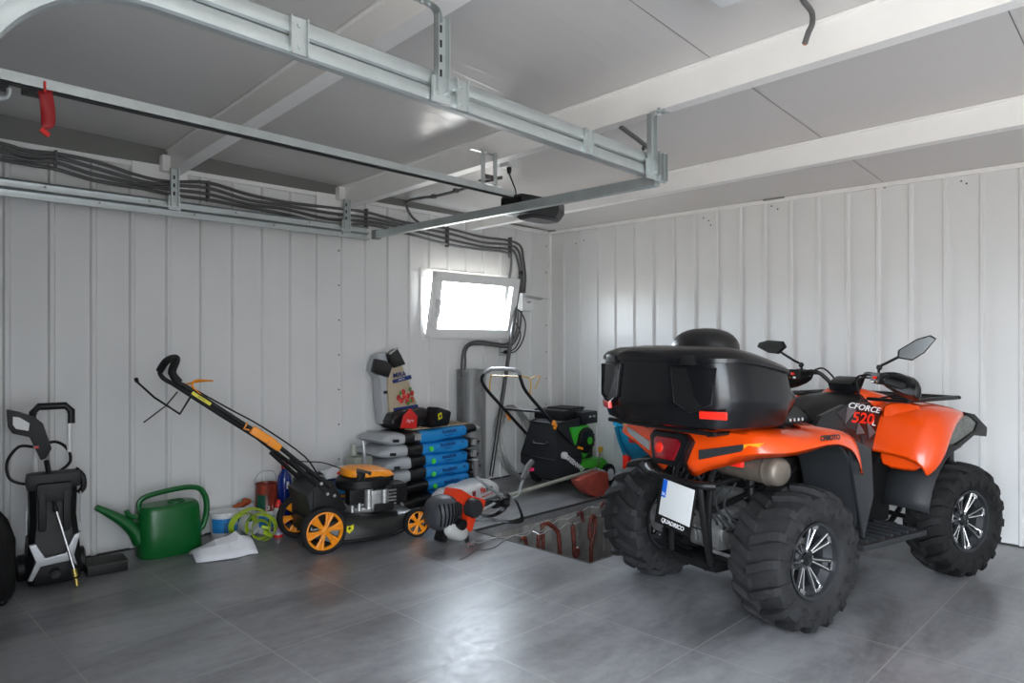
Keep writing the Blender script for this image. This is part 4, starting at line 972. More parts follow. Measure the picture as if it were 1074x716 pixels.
b = MB(); b.rings([[(-0.05, -0.18, 0.20), (-0.05, 0.18, 0.20), (-0.09, 0.18, 0.36), (-0.09, -0.18, 0.36)], [(0.06, -0.18, 0.22), (0.06, 0.18, 0.22), (0.02, 0.18, 0.43), (0.02, -0.18, 0.43)]]); b.build('rear_flap', M_dgrey, MW)
# engine
b = MB(); b.lathe([(0.0, 0.19), (0.15, 0.19), (0.16, 0.205), (0.16, 0.225), (0.13, 0.235), (0.10, 0.30), (0.0, 0.30)], 28, T(0.36, 0.0, 0))
b.box((0.40, -0.12, 0.275), (0.12, 0.12, 0.12), bev=0.01)
for k in range(5): b.box((0.46, -0.11, 0.235+0.022*k), (0.11, 0.14, 0.007))
b.cyl((0.33, -0.15, 0.22), (0.33, -0.15, 0.345), 0.030, n=12); b.cyl((0.43, -0.17, 0.25), (0.43, -0.17, 0.335), 0.028, n=12)
b.cyl((0.27, -0.14, 0.21), (0.27, -0.14, 0.26), 0.014, n=8); b.cyl((0.23, -0.12, 0.20), (0.23, -0.12, 0.25), 0.012, n=8)
b.build('engine_block', M_alu, MW)
b = MB()
b.rings([[(0.36+rx*math.cos(a), ry*math.sin(a)-0.0, z) for a in [2*PI*i/28 for i in range(28)]] for rx, ry, z in ((0.175, 0.15, 0.335), (0.185, 0.16, 0.35), (0.185, 0.16, 0.395), (0.165, 0.145, 0.415))])
b.box((0.53, -0.08, 0.29), (0.16, 0.15, 0.13), bev=0.015); b.box((0.25, -0.11, 0.30), (0.10, 0.08, 0.10), bev=0.012)
for k in range(6): b.box((0.47+0.024*k, -0.158, 0.29), (0.008, 0.01, 0.10))
b.box((0.42, -0.19, 0.225), (0.13, 0.03, 0.05), bev=0.006)
b.build('engine_cover', M_black, MW, sharp=30)
b = MB()
def ov(rx, ry, z, cx=0.385, k=0.0): return [(cx+rx*math.copysign(abs(math.cos(a))**0.8, math.cos(a)), ry*math.copysign(abs(math.sin(a))**0.8, math.sin(a)), z-k*math.cos(a)) for a in [2*PI*i/28 for i in range(28)]]
b.rings([ov(0.175, 0.13, 0.410, k=0.012), ov(0.180, 0.135, 0.420, k=0.014), ov(0.165, 0.125, 0.450, 0.375, 0.018), ov(0.11, 0.085, 0.468, 0.36, 0.012)])
b.build('cowl', M_orpl, MW, sharp=30)
b = MB(); b.box((0.315, -0.105, 0.448), (0.10, 0.035, 0.03), rot=(0, 15, -15), bev=0.008); b.box((0.285, -0.13, 0.425), (0.05, 0.03, 0.06), rot=(0, 10, 0), bev=0.01); b.build('starter_grip', M_black, MW)
b = MB(); b.cyl((0.56, 0.02, 0.35), (0.56, 0.02, 0.39), 0.03, n=16); b.build('fuel_cap', M_black, MW)
# handle
b = MB()
for sd in (-1, 1):
    y = sd*0.20
    b.tube([(0.05, y, 0.40), (-0.28, y, 0.690), (-0.50, y, 0.848), (-0.78, y, 1.055)], 0.0135, n=10)
    b.tube([(0.02, y*0.93, 0.37), (-0.20, y*0.93, 0.590)], 0.0135, n=10)
b.tube([(-0.78, -0.20, 1.055), (-0.825, -0.20, 1.085), (-0.845, -0.19, 1.13), (-0.82, -0.14, 1.185), (-0.80, -0.05, 1.205), (-0.80, 0.05, 1.205), (-0.82, 0.14, 1.185), (-0.845, 0.19, 1.13), (-0.825, 0.20, 1.085), (-0.78, 0.20, 1.055)], 0.0135, n=10, sm=3)
b.build('handle', M_black, MW)
b = MB(); b.tube([(-0.81, -0.202, 1.075), (-0.845, -0.19, 1.13), (-0.82, -0.14, 1.185), (-0.80, -0.05, 1.205), (-0.80, 0.05, 1.205), (-0.82, 0.14, 1.185), (-0.845, 0.19, 1.13)], 0.022, n=12, sm=3); b.build('handle_grip', M_rubber, MW)
b = MB(); b.box((-0.36, -0.215, 0.745), (0.17, 0.03, 0.05), rot=(0, 36, 0), bev=0.02); b.box((-0.30, -0.222, 0.695), (0.09, 0.03, 0.045), rot=(0, 36, 0), bev=0.018)
b.tube([(-0.45, -0.21, 0.835), (-0.47, -0.215, 0.80), (-0.44, -0.215, 0.79)], 0.006, n=6); b.build('handle_clamp', M_orpl, MW)
b = MB()
b.tube([(-0.66, -0.205, 0.970), (-0.74, -0.20, 1.045), (-0.72, -0.17, 1.085), (-0.62, -0.10, 1.075), (-0.60, 0.05, 1.07), (-0.65, 0.15, 1.06), (-0.72, 0.18, 1.04)], 0.006, n=6, sm=3); b.build('drive_bail', M_orpl, MW)
b = MB()
b.tube([(-0.745, -0.20, 1.01), (-0.80, -0.16, 0.90), (-0.90, 0.02, 0.985), (-0.97, 0.15, 1.07)], 0.006, n=6, sm=1)
b.tube([(-0.97, 0.15, 1.07), (-0.975, 0.16, 1.09)], 0.011, n=6); b.tube([(-0.75, 0.19, 1.0), (-0.83, 0.08, 0.93), (-0.97, -0.1, 0.86)], 0.0045, n=6); b.build('stop_bail', M_black, MW)
b = MB(); b.tube([(-0.72, -0.17, 1.03), (-0.55, -0.19, 0.92), (-0.36, -0.20, 0.80), (-0.1, -0.17, 0.60), (0.03, -0.10, 0.44), (0.15, -0.08, 0.40)], 0.005, n=6, sm=4)
b.tube([(-0.20, 0.20, 0.68), (-0.05, 0.18, 0.53), (0.12, 0.12, 0.50), (0.22, 0.05, 0.46)], 0.004, n=6, sm=4); b.build('control_cable', M_black, MW)
b = MB(); b.box((-0.70, -0.218, 0.985), (0.12, 0.004, 0.018), rot=(0, 36, 0)); b.build('handle_label', M_yel, MW)
text('REPAX', 0.016, M_txtk, MW, basis((-0.70, -0.2205, 0.985), (0.81, 0, -0.59), (0.59, 0, 0.81)))

# ================================================================ PAINT CORNER
def bucket(name, label, loc, r, h, lid, group=None, rz=0):
    t = thing(name, label, 'bucket', loc, rz, group)
    b = MB(); b.lathe([(0, 0), (r*0.86, 0), (r*0.90, 0.006), (r*0.985, h*0.88), (r*0.985, h*0.9)], 36); b.build('body', M_whitep, t)
    b = MB(); b.lathe([(r*0.99, h*0.84), (r*1.05, h*0.85), (r*1.05, h*0.99), (r*1.0, h), (r*0.92, h*0.985), (0, h*0.985)], 36); b.build('lid', M_whitep, t)
    b = MB(); k0, k1 = 0.30, 0.80
    rr0, rr1 = r*(0.90+0.085*k0/0.88)+0.0015, r*(0.90+0.085*k1/0.88)+0.0015
    b.lathe([(rr0, h*k0), (rr1, h*k1)], 24, a0=math.radians(-170), a1=math.radians(20)); la = b.build('label_band', mat('blue_bucket_label', (0.02, 0.22, 0.55), 0.4), t)
    b = MB(); b.lathe([(rr0-0.001, h*0.08), (rr0+0.001, h*0.28)], 24, a0=math.radians(-95), a1=math.radians(-30)); b.build('picture', mat('dark_bucket_picture', (0.22, 0.24, 0.30), 0.5, var=0.9, vscale=60), la)
    text('JUPOL', h*0.20, M_txtk, la, basis((rr1*1.01*math.cos(math.radians(-105)), rr1*1.01*math.sin(math.radians(-105)), h*0.42), (0, 0, 1), (math.cos(math.radians(165)), math.sin(math.radians(165)), 0)))
    text('10', h*0.22, M_txtw, la, basis((rr1*1.01*math.cos(math.radians(-60)), rr1*1.01*math.sin(math.radians(-60)), h*0.60), (0.87, 0.5, 0), (0, 0, 1)))
    return t
bucket('paint_bucket', 'white bucket with blue label and lid beside the green watering can', (1.985, 4.62, 0), 0.088, 0.185, True)
bucket('paint_bucket', 'smaller white bucket with blue label carrying the drip-stained paint tin', (2.262, 4.58, 0), 0.076, 0.155, True)
# drip-stained tin on it
t = thing('paint_tin', 'open paint tin with brown and red drips and a wire handle on a white bucket', 'paint tin', (2.262, 4.585, 0.155))
b = MB(); r = 0.074; h = 0.178
b.lathe([(0, 0.0), (r, 0.0), (r, 0.004), (r*0.985, 0.008), (r*0.985, h-0.006), (r*1.02, h), (r*0.96, h), (r*0.94, h-0.02), (0, h-0.03)], 36, m=mat('drip_stained_tin', (0.05, 0.008, 0.006), 0.3, var=0.9, vscale=28, col2=(0.34, 0.05, 0.03), stretch=(1, 1, 0.2)))
b.build('body', None, t)
b = MB(); b.lathe([(r*0.995, 0.01), (r*0.995, h*0.62)], 10, a0=math.radians(-175), a1=math.radians(-120)); b.build('label_band', mat('dark_green_label', (0.005, 0.07, 0.04), 0.4), t)
b = MB(); b.tube([(-r, 0, h*0.85), (-r*1.15, 0.0, h*1.15), (-r*0.7, 0, h*1.42), (0, 0, h*1.47), (r*0.8, 0, h*1.36), (r*1.02, 0, h*0.87)], 0.0022, n=5, sm=5); b.build('wire_handle', M_galvd, t)
text('2 1', 0.035, M_txtw, t, basis((r*math.cos(math.radians(-95)), r*math.sin(math.radians(-95))-0.002, 0.022), (1, 0, 0), (0, 0, 1)))
t = thing('paint_tin', 'green and white paint tin in the back row behind the yellow-green strap', 'paint tin', (2.165, 4.70, 0))
b = MB(); r = 0.072; h = 0.175; b.lathe([(0, 0), (r, 0), (r, h*0.9), (r*1.03, h), (r*0.95, h), (r*0.93, h-0.012), (0, h-0.012)], 32); b.build('body', M_whitep, t)
b = MB(); b.lathe([(r*1.01, h*0.45), (r*1.01, h*0.75)], 20, a0=PI, a1=2*PI); b.build('label_band', mat('green_tin_label', (0.01, 0.14, 0.06), 0.4), t)
b = MB(); b.tube([(-r, 0, h*0.8), (-r*0.9, -0.01, h*1.1), (-r*0.3, 0.0, h*1.28), (r*0.5, 0.0, h*1.22), (r, 0, h*0.85)], 0.002, n=5, sm=5); b.build('wire_handle', M_galvd, t)
t = thing('power_drill_bit_bag', 'small orange and red brown lump lying on the tin behind the yellow-green strap', 'rag', (2.12, 4.665, 0.175)); t.name = 'crumpled_rag'
b = MB(); b.ell((0, 0, 0.018), (0.035, 0.025, 0.018)); b.ell((0.035, -0.01, 0.035), (0.030, 0.022, 0.022)); b.ell((-0.03, 0.005, 0.012), (0.028, 0.02, 0.013)); b.jitter(0.012, 30, 2)
b.build('cloth', mat('orange_stained_cloth', (0.45, 0.11, 0.02), 0.6, var=0.8, vscale=25, col2=(0.25, 0.02, 0.01)), t)
# strap coil
t = thing('ratchet_strap', 'loosely coiled yellow-green webbing strap between the white paper and the buckets', 'strap', (2.06, 4.40, 0))
M_strap = mat('yellow_green_webbing', (0.42, 0.58, 0.03), 0.55, bump=0.3, bscale=200)
def loop3(c, rx, rz, tilt, n=18, a0=0.0, a1=2*PI, dy=0.0):
    out = []
    for i in range(n):
        a = a0+(a1-a0)*i/(n-1)
        out.append(Vector((c[0]+rx*math.cos(a)*math.cos(tilt), c[1]+rx*math.cos(a)*math.sin(tilt)+dy*i/n, c[2]+rz*math.sin(a))))
    return out
for c_, rx, rz, ti, a0, a1 in (((0.02, 0.02, 0.115), 0.115, 0.10, -0.3, -0.6, 4.4), ((0.055, -0.04, 0.10), 0.10, 0.085, -0.9, -1.4, 3.6), ((-0.03, 0.04, 0.115), 0.10, 0.075, 0.35, 0.0, 3.6), ((0.07, 0.0, 0.075), 0.055, 0.06, -0.5, -1.4, 4.9)):
    b = MB(); b.ribbon(loop3(c_, rx, rz, ti, 22, a0, a1), 0.045, 0.003, up=(-math.sin(ti)*0.9, math.cos(ti), 0.15)); b.build('webbing', M_strap, t)
b = MB(); b.box((0.09, -0.06, 0.055), (0.05, 0.04, 0.025), rot=(20, 30, 20), bev=0.004); b.box((0.075, -0.05, 0.095), (0.045, 0.04, 0.02), rot=(-20, 20, -30), bev=0.004); b.build('webbing_end', M_strap, t)
# white ring tape roll
t = thing('tape_roll', 'white-edged roll of tape standing between the two buckets behind the strap', 'tape', (2.135, 4.56, 0.085), 15)
b = MB(); b.lathe([(0.055, -0.02), (0.078, -0.02), (0.078, 0.02), (0.055, 0.02), (0.055, -0.02)], 32, AX_Y); b.build('roll', mat('off_white_tape', (0.55, 0.56, 0.52), 0.5), t)
# paper
t = thing('paper_sheet', 'crumpled white paper sheet lying on the floor before the watering can', 'paper', (0, 0, 0))
b = MB(); A = [fl(197, 580), fl(205, 592), fl(240, 586), fl(271, 579)]
prof = [[ (198, 578, 0.02), (206, 590, 0.004)], [(215, 571, 0.06), (217, 589, 0.004)], [(224, 566, 0.085), (232, 587, 0.005)], [(238, 562, 0.10), (246, 585, 0.006)], [(247, 557, 0.115), (255, 583, 0.004)], [(252, 561, 0.10), (262, 581, 0.006)], [(262, 562, 0.09), (271, 580, 0.004)]]
g = []
for (a, c_) in prof:
    pa, pc = fl(a[0], a[1], a[2]), fl(c_[0], c_[1], c_[2]); pm = pa.lerp(pc, 0.55)+Vector((0.0, 0.02, 0.028))
    pb = pa+Vector((0.02, 0.05, -0.02))
    g.append([pb, pa, pa.lerp(pm, 0.5)+Vector((0, 0, 0.004*random.random())), pm, pm.lerp(pc, 0.5), pc])
b.sheet(g); b.build('sheet', M_paper, t, solid=0.0015, sharp=12)
b = MB(); g2 = [[p+Vector((0.0, 0.03, -0.02)) for p in r[1:4]] for r in g[:4]]; b.sheet(g2); b.build('lower_sheet', M_paper, t, solid=0.001, sharp=12)
# spray can
t = thing('spray_can', 'silver and red aerosol can standing by the bucket and the mower wheel', 'spray can', (2.262, 4.415, 0))
b = MB(); b.lathe([(0, 0), (0.029, 0), (0.030, 0.004), (0.030, 0.175), (0.026, 0.19), (0.020, 0.197)], 28); b.build('body', mat('satin_can', (0.62, 0.62, 0.62), 0.35, 0.4), t)
b = MB(); b.lathe([(0.0305, 0.0), (0.031, 0.004), (0.031, 0.014), (0.0305, 0.016)], 28); b.build('base_ring', M_red, t)
b = MB(); b.lathe([(0.022, 0.192), (0.023, 0.215), (0.015, 0.235), (0.008, 0.245), (0, 0.245)], 20); b.build('cap', M_red, t)
b = MB(); b.lathe([(0.0308, 0.03), (0.0308, 0.165)], 16, a0=math.radians(-130), a1=math.radians(-40)); b.build('label_band', mat('spray_can_label', (0.35, 0.10, 0.12), 0.4, var=0.9, vscale=50, col2=(0.08, 0.18, 0.42)), t)
b = MB(); b.cyl((-0.003, -0.0305, 0.095), (-0.003, -0.0325, 0.095), 0.022, n=20); b.build('badge', mat('blue_round_badge', (0.05, 0.16, 0.45), 0.4), t)
# watering can
t = thing('watering_can', 'large green plastic watering can with long spout standing against the wall', 'watering can', (1.62, 4.565, 0), 0)
def elring(cx, rx, ry, z, n=32, pw=0.7): return [(cx+rx*math.copysign(abs(math.cos(a))**pw, math.cos(a)), ry*math.copysign(abs(math.sin(a))**pw, math.sin(a)), z) for a in [2*PI*i/n for i in range(n)]]
b = MB(); b.rings([elring(0, 0.178, 0.10, 0.0), elring(0, 0.186, 0.108, 0.012), elring(-0.002, 0.184, 0.108, 0.14), elring(-0.006, 0.178, 0.103, 0.27), elring(-0.008, 0.172, 0.098, 0.295), elring(-0.01, 0.160, 0.088, 0.308)])
b.build('body', M_green, t, sharp=50)
b = MB(); b.rings([elring(0.04, 0.052, 0.045, 0.305, pw=1), elring(0.04, 0.052, 0.045, 0.318, pw=1), elring(0.04, 0.044, 0.038, 0.320, pw=1), elring(0.04, 0.040, 0.035, 0.312, pw=1)]); b.build('filler_rim', M_green, t)
b = MB(); b.rings([elring(0.04, 0.038, 0.033, 0.3125, pw=1), elring(0.04, 0.001, 0.001, 0.3126, pw=1)]); b.build('filler_opening', mat('dark_inside', (0.002, 0.01, 0.004), 0.8), t)
b = MB(); b.tube([(-0.165, 0.0, 0.10), (-0.20, 0, 0.17), (-0.27, 0, 0.245), (-0.36, 0, 0.315), (-0.405, 0, 0.345)], [0.045, 0.045, 0.042, 0.040, 0.036, 0.034, 0.030, 0.027, 0.024, 0.021, 0.019, 0.018, 0.017], n=16, sm=3)
b.tube([(-0.170, 0.0, 0.26), (-0.20, 0, 0.25), (-0.235, 0, 0.275), (-0.245, 0, 0.30)], 0.014, n=10, sm=3); b.build('spout', M_green, t)
b = MB(); b.tube([(-0.165, 0, 0.27), (-0.175, 0, 0.33), (-0.13, 0, 0.365), (0.0, 0, 0.383), (0.12, 0, 0.385), (0.19, 0, 0.36), (0.225, 0, 0.29), (0.225, 0, 0.20), (0.205, 0, 0.13), (0.17, 0, 0.10)], 0.019, n=12, sm=4, flat=0.8); b.build('handle', M_green, t)
# pressure washer
t = thing('pressure_washer', 'black upright pressure washer with telescopic handle, spray gun and silver trim', 'pressure washer', (0.985, 4.50, 0), -8)
b = MB()
def rr_(z, hw, d0, d1, c=0.03): return [(-hw+c, d0, z), (hw-c, d0, z), (hw, d0+c, z), (hw, d1-c, z), (hw-c, d1, z), (-hw+c, d1, z), (-hw, d1-c, z), (-hw, d0+c, z)]
b.rings([rr_(0.015, 0.115, -0.13, 0.12), rr_(0.08, 0.125, -0.15, 0.13), rr_(0.25, 0.115, -0.12, 0.13), rr_(0.36, 0.105, -0.09, 0.12), rr_(0.50, 0.110, -0.09, 0.12), rr_(0.57, 0.10, -0.07, 0.11)])
b.box((0.0, -0.06, 0.555), (0.25, 0.12, 0.09), bev=0.03)
body = b.build('body', M_black, t, sharp=30)
b = MB(); b.box((-0.055, -0.13, 0.40), (0.035, 0.05, 0.20), bev=0.012); b.box((0.055, -0.13, 0.40), (0.035, 0.05, 0.22), bev=0.012); b.box((0.0, -0.125, 0.50), (0.16, 0.05, 0.10), bev=0.02); b.build('gun_holder', M_black, t)
b = MB()
z0 = -0.165
b.prism([(-0.115, 0.24), (-0.085, 0.245), (-0.045, 0.165), (0.045, 0.175), (0.085, 0.265), (0.115, 0.28), (0.085, 0.16), (0.10, 0.10), (0.07, 0.135), (-0.065, 0.125), (-0.10, 0.055), (-0.12, 0.06), (-0.085, 0.15)], 0.03, T(0, -0.160, 0), bev=0.004)
b.build('silver_trim', M_silver, t)
b = MB(); b.cyl((0.0, -0.15, 0.075), (0.0, -0.19, 0.075), 0.026, 0.022, n=20); b.cyl((0, -0.19, 0.075), (0, -0.205, 0.075), 0.015, n=12); b.build('water_inlet', M_dgrey, t)
b = MB()
for x in (-0.075, 0.082): b.tube([(x, 0.05, 0.50), (x, 0.05, 0.90)], 0.0125, n=10)
b.build('handle_tube', mat('brushed_tube', (0.85, 0.85, 0.85), 0.35, 0.2), t)
b = MB(); b.tube([(-0.085, 0.05, 0.85), (-0.085, 0.05, 0.915), (-0.060, 0.05, 0.945), (0.065, 0.05, 0.945), (0.092, 0.05, 0.915), (0.092, 0.05, 0.845)], 0.020, n=10); b.build('handle_grip', M_black, t)
b = MB(); b.prism([(-0.205, 0.945), (-0.155, 0.93), (-0.085, 0.90), (-0.045, 0.86), (-0.005, 0.72), (-0.03, 0.67), (-0.055, 0.66), (-0.085, 0.74), (-0.105, 0.79), (-0.18, 0.815), (-0.20, 0.85)], 0.035, T(0, -0.02, 0), bev=0.008); gun = b.build('spray_gun', M_black, t)
b = MB(); b.prism([(-0.178, 0.905), (-0.150, 0.900), (-0.105, 0.865), (-0.110, 0.825), (-0.165, 0.840), (-0.178, 0.862)], 0.037, T(0, -0.02, 0)); b.build('gun_opening', M_wall, gun)
b = MB(); b.box((-0.075, -0.04, 0.735), (0.02, 0.012, 0.012)); b.build('trigger_lock', M_red, gun)
b = MB(); b.cyl((-0.03, -0.05, 0.66), (0.0, -0.15, 0.42), 0.014, 0.010, n=10); b.cyl((0.0, -0.15, 0.42), (0.005, -0.155, 0.40), 0.013, n=10, m=None); gl = b.build('lance_holder', M_black, t)
b = MB(); b.tube([(0.005, -0.165, 0.40), (0.045, -0.19, 0.24), (0.085, -0.215, 0.075)], 0.007, n=10); la = b.build('lance', M_chrome, t)
b = MB(); b.cyl((0.080, -0.213, 0.095), (0.087, -0.217, 0.055), 0.013, n=12); b.cyl((0.088, -0.218, 0.045), (0.093, -0.222, 0.005), 0.010, n=12); b.build('nozzle', mat('brass', (0.55, 0.42, 0.12), 0.35, 0.9), la)
b = MB(); b.tube([(-0.085, 0.02, 0.73), (-0.15, 0.03, 0.735), (-0.20, 0.03, 0.66), (-0.19, 0.03, 0.57), (-0.13, 0.02, 0.535), (-0.08, 0.0, 0.54)], 0.008, n=8, sm=5)
b.tube([(-0.06, 0.06, 0.73), (0.02, 0.06, 0.745), (0.075, 0.05, 0.70), (0.085, 0.03, 0.63), (0.03, 0.03, 0.58)], 0.008, n=8, sm=5); b.build('hose', M_black, t)
b = MB(); b.tube([(0.10, -0.05, 0.60), (0.135, -0.06, 0.56), (0.14, -0.06, 0.50), (0.12, -0.05, 0.47)], 0.016, n=10, sm=3); b.build('side_handle', M_black, t)
for sd in (-1, 1):
    b = MB(); b.lathe([(0.0, -0.025), (0.055, -0.025), (0.07, -0.018), (0.07, 0.018), (0.055, 0.025), (0, 0.025)], 28, T(sd*0.135, 0.07, 0.07) @ AX_X); b.build('wheel', M_black, t)
b = MB(); b.box((0.122, -0.10, 0.40), (0.004, 0.03, 0.17)); b.box((-0.122, -0.10, 0.35), (0.004, 0.012, 0.13)); b.build('side_label', M_silver, t)
# black shape at the left edge
t = thing('vacuum_cleaner', 'black rounded machine partly cut off by the left picture edge', 'vacuum cleaner', (0.625, 4.33, 0), 0)
b = MB(); b.lathe([(0, 0.02), (0.15, 0.02), (0.16, 0.05), (0.16, 0.30), (0.13, 0.40), (0.09, 0.46), (0.05, 0.48), (0, 0.48)], 32); b.build('body', M_black, t)
b = MB(); b.ell((0.01, 0.0, 0.545), (0.085, 0.085, 0.062)); b.cyl((0, 0, 0.46), (0, 0, 0.52), 0.045, n=20); b.build('head', M_blackg, t)
b = MB()
for a in range(4): b.ell((0.13*math.cos(a*PI/2+0.7), 0.13*math.sin(a*PI/2+0.7), 0.02), (0.03, 0.03, 0.02))
b.build('caster', M_black, t)
# flat black box
t = thing('flat_box', 'flat black box lying on the floor right of the pressure washer', 'box', (1.235, 4.46, 0), -6)
b = MB(); b.box((0, 0, 0.026), (0.20, 0.16, 0.052), bev=0.004, m=M_black); b.build('body', None, t)
b = MB(); b.box((0, 0, 0.055), (0.206, 0.166, 0.012), bev=0.003); b.build('lid', mat('worn_black_card', (0.02, 0.02, 0.018), 0.6, var=0.5, vscale=30), t)

# ================================================================ BEHIND THE MOWER
t = thing('screenwash_bottle', 'tall blue bottle with a red cap behind the spray can', 'bottle', (2.46, 4.71, 0))
b = MB(); b.lathe([(0, 0), (0.045, 0), (0.05, 0.01), (0.05, 0.30), (0.045, 0.34), (0.02, 0.38), (0.018, 0.40)], 24); b.build('body', mat('deep_blue_plastic', (0.01, 0.03, 0.22), 0.2, coat=0.4), t)
b = MB(); b.cyl((0, 0, 0.395), (0, 0, 0.435), 0.022, n=16); b.build('cap', M_red, t)
b = MB(); b.box((0.0, -0.0505, 0.28), (0.02, 0.002, 0.05)); b.build('label_patch', M_txtw, t); t.name = 'bottle'
t = thing('catcher_bag', 'black grass catcher lying on its side behind the orange mower wheel', 'grass catcher', (2.565, 4.50, 0), 12)
b = MB(); b.ell((0.0, 0.02, 0.22), (0.14, 0.13, 0.14), pw=0.8); b.box((0.0, 0.0, 0.12), (0.25, 0.24, 0.24), bev=0.06); b.jitter(0.03, 7, 5); b.build('bag', M_fabric, t, sharp=60)
b = MB(); b.lathe([(0.125, -0.012), (0.14, -0.006), (0.14, 0.01), (0.12, 0.014)], 32, T(0.0, -0.14, 0.15) @ AX_Y); b.build('frame_ring', M_dgrey, t)
b = MB(); b.tube([(0.06, -0.15, 0.22), (0.09, -0.15, 0.18), (0.07, -0.15, 0.13)], 0.006, n=6, sm=3); b.build('clip', M_silver, t)
t = thing('blue_carton', 'blue carton behind the mower engine with a crumpled white wrapper on top', 'box', (2.79, 4.50, 0), -8)
b = MB(); b.box((0, 0, 0.155), (0.17, 0.16, 0.31), bev=0.004); b.build('box', mat('blue_carton_card', (0.015, 0.06, 0.30), 0.45, var=0.5, vscale=12), t)
b = MB(); b.box((0.0, -0.082, 0.235), (0.15, 0.002, 0.055)); b.build('label_patch', mat('light_blue_label', (0.05, 0.30, 0.60), 0.4), t)
b = MB(); b.box((0.0, -0.082, 0.19), (0.16, 0.003, 0.018)); b.build('orange_stripe', M_orpl, t)
text('GUN', 0.06, M_redl, t, basis((0.0, -0.084, 0.14), (1, 0, 0.05), (0, 0, 1)), shear=0.3); t.name = 'carton'
t = thing('wrapper', 'crumpled white wrapper with a red print on top of the blue carton', 'wrapper', (2.78, 4.49, 0.312), -8)
b = MB(); g = []
for i in range(7):
    x = -0.15+0.32*i/6
    g.append([(x, -0.11+0.02*random.random(), 0.018+0.01*random.random()), (x+0.01*random.random(), -0.04, 0.045+0.04*math.sin(i*1.3)**2), (x, 0.03, 0.05+0.03*random.random()), (x, 0.09, 0.02)])
b.sheet(g); b.build('sheet', M_paper, t, solid=0.002, sharp=20)
b = MB(); b.prism([(-0.035, 0.0), (0.0, 0.022), (0.035, 0.0), (0.0, -0.022)], 0.004, basis((-0.03, -0.085, 0.052), (1, 0, 0.1), (0, 0.6, 0.8)) @ Matrix.Rotation(-PI/2, 4, 'X')); b.build('print_mark', M_redl, t)
t = thing('canister', 'clear canister half full of amber liquid behind the mower cowl', 'canister', (2.99, 4.56, 0), 0)
b = MB(); b.box((0, 0, 0.22), (0.17, 0.12, 0.44), bev=0.03); b.cyl((-0.05, 0, 0.45), (-0.05, 0, 0.53), 0.028, 0.022, n=16)
b.build('body', mat('cloudy_clear_plastic', (0.36, 0.37, 0.32), 0.35), t)
b = MB(); b.box((0, 0, 0.19), (0.174, 0.124, 0.37), bev=0.03); b.build('liquid', mat('amber_liquid_plastic', (0.38, 0.20, 0.02), 0.25), t)
b = MB(); b.tube([(0.0, -0.068, 0.34), (-0.01, -0.085, 0.45), (-0.015, -0.07, 0.56)], 0.014, n=10, sm=3); b.build('spout_tube', M_silver, t)

# ================================================================ BAGS
def pillow(L, Wd, Hh, seg=(20, 12), pinch=0.9, m=None, seed=0.0, amp=0.012, colours=None):
    """a filled sack: flat-ended pillow along x; colours = [(x_end_fraction, material)]"""
    from mathutils import noise
    b = MB(); bm = b.bm; nx, na = seg; rings_ = []
    for i in range(nx+1):
        u = -1+2*i/nx
        f = (1-abs(u)**5)**0.5 if abs(u) < 1 else 0
        hh = Hh/2*max(f, 0.10); ww = Wd/2*(0.90+0.10*f)
        ring_ = []
        for j in range(na):
            a = 2*PI*j/na
            y = ww*math.copysign(abs(math.cos(a))**0.45, math.cos(a)); z = hh*math.copysign(abs(math.sin(a))**0.55, math.sin(a))
            p = Vector((u*L/2, y, z)); q = noise.noise_vector(p*9+Vector((seed, seed, 0)))
            ring_.append(p+q*amp)
        rings_.append(ring_)
    k0 = 0
    if colours:
        for frac, mm_ in colours:
            k1 = max(k0+1, int(round(frac*nx))); b.rings(rings_[k0:k1+1], cap=False, m=mm_); k0 = k1
        bmesh.ops.remove_doubles(bm, verts=bm.verts, dist=1e-5)
        # end seams
        for rg, mm_ in ((rings_[0], colours[0][1]), (rings_[-1], colours[-1][1])):
            b.rings([rg, [p*0+Vector((p.x+(0.015 if p.x > 0 else -0.015), p.y, p.z*0.2)) for p in rg]], m=mm_)
    else: b.rings(rings_, m=m)
    return b
zz = 0.0
stack_lab = ['lowest blue and black peat sack of the stack, half hidden by the white bag', 'second sack from the bottom of the blue and black stack', 'third sack from the bottom of the blue and black stack', 'fourth sack from the bottom of the blue and black stack', 'second highest sack of the blue and black stack with its grey end out', 'topmost sack of the blue stack with grey end and sandy top print']
shift = [0.06, 0.03, 0.0, 0.0, -0.02, 0.0]; hts = [0.098, 0.100, 0.102, 0.102, 0.104, 0.100]
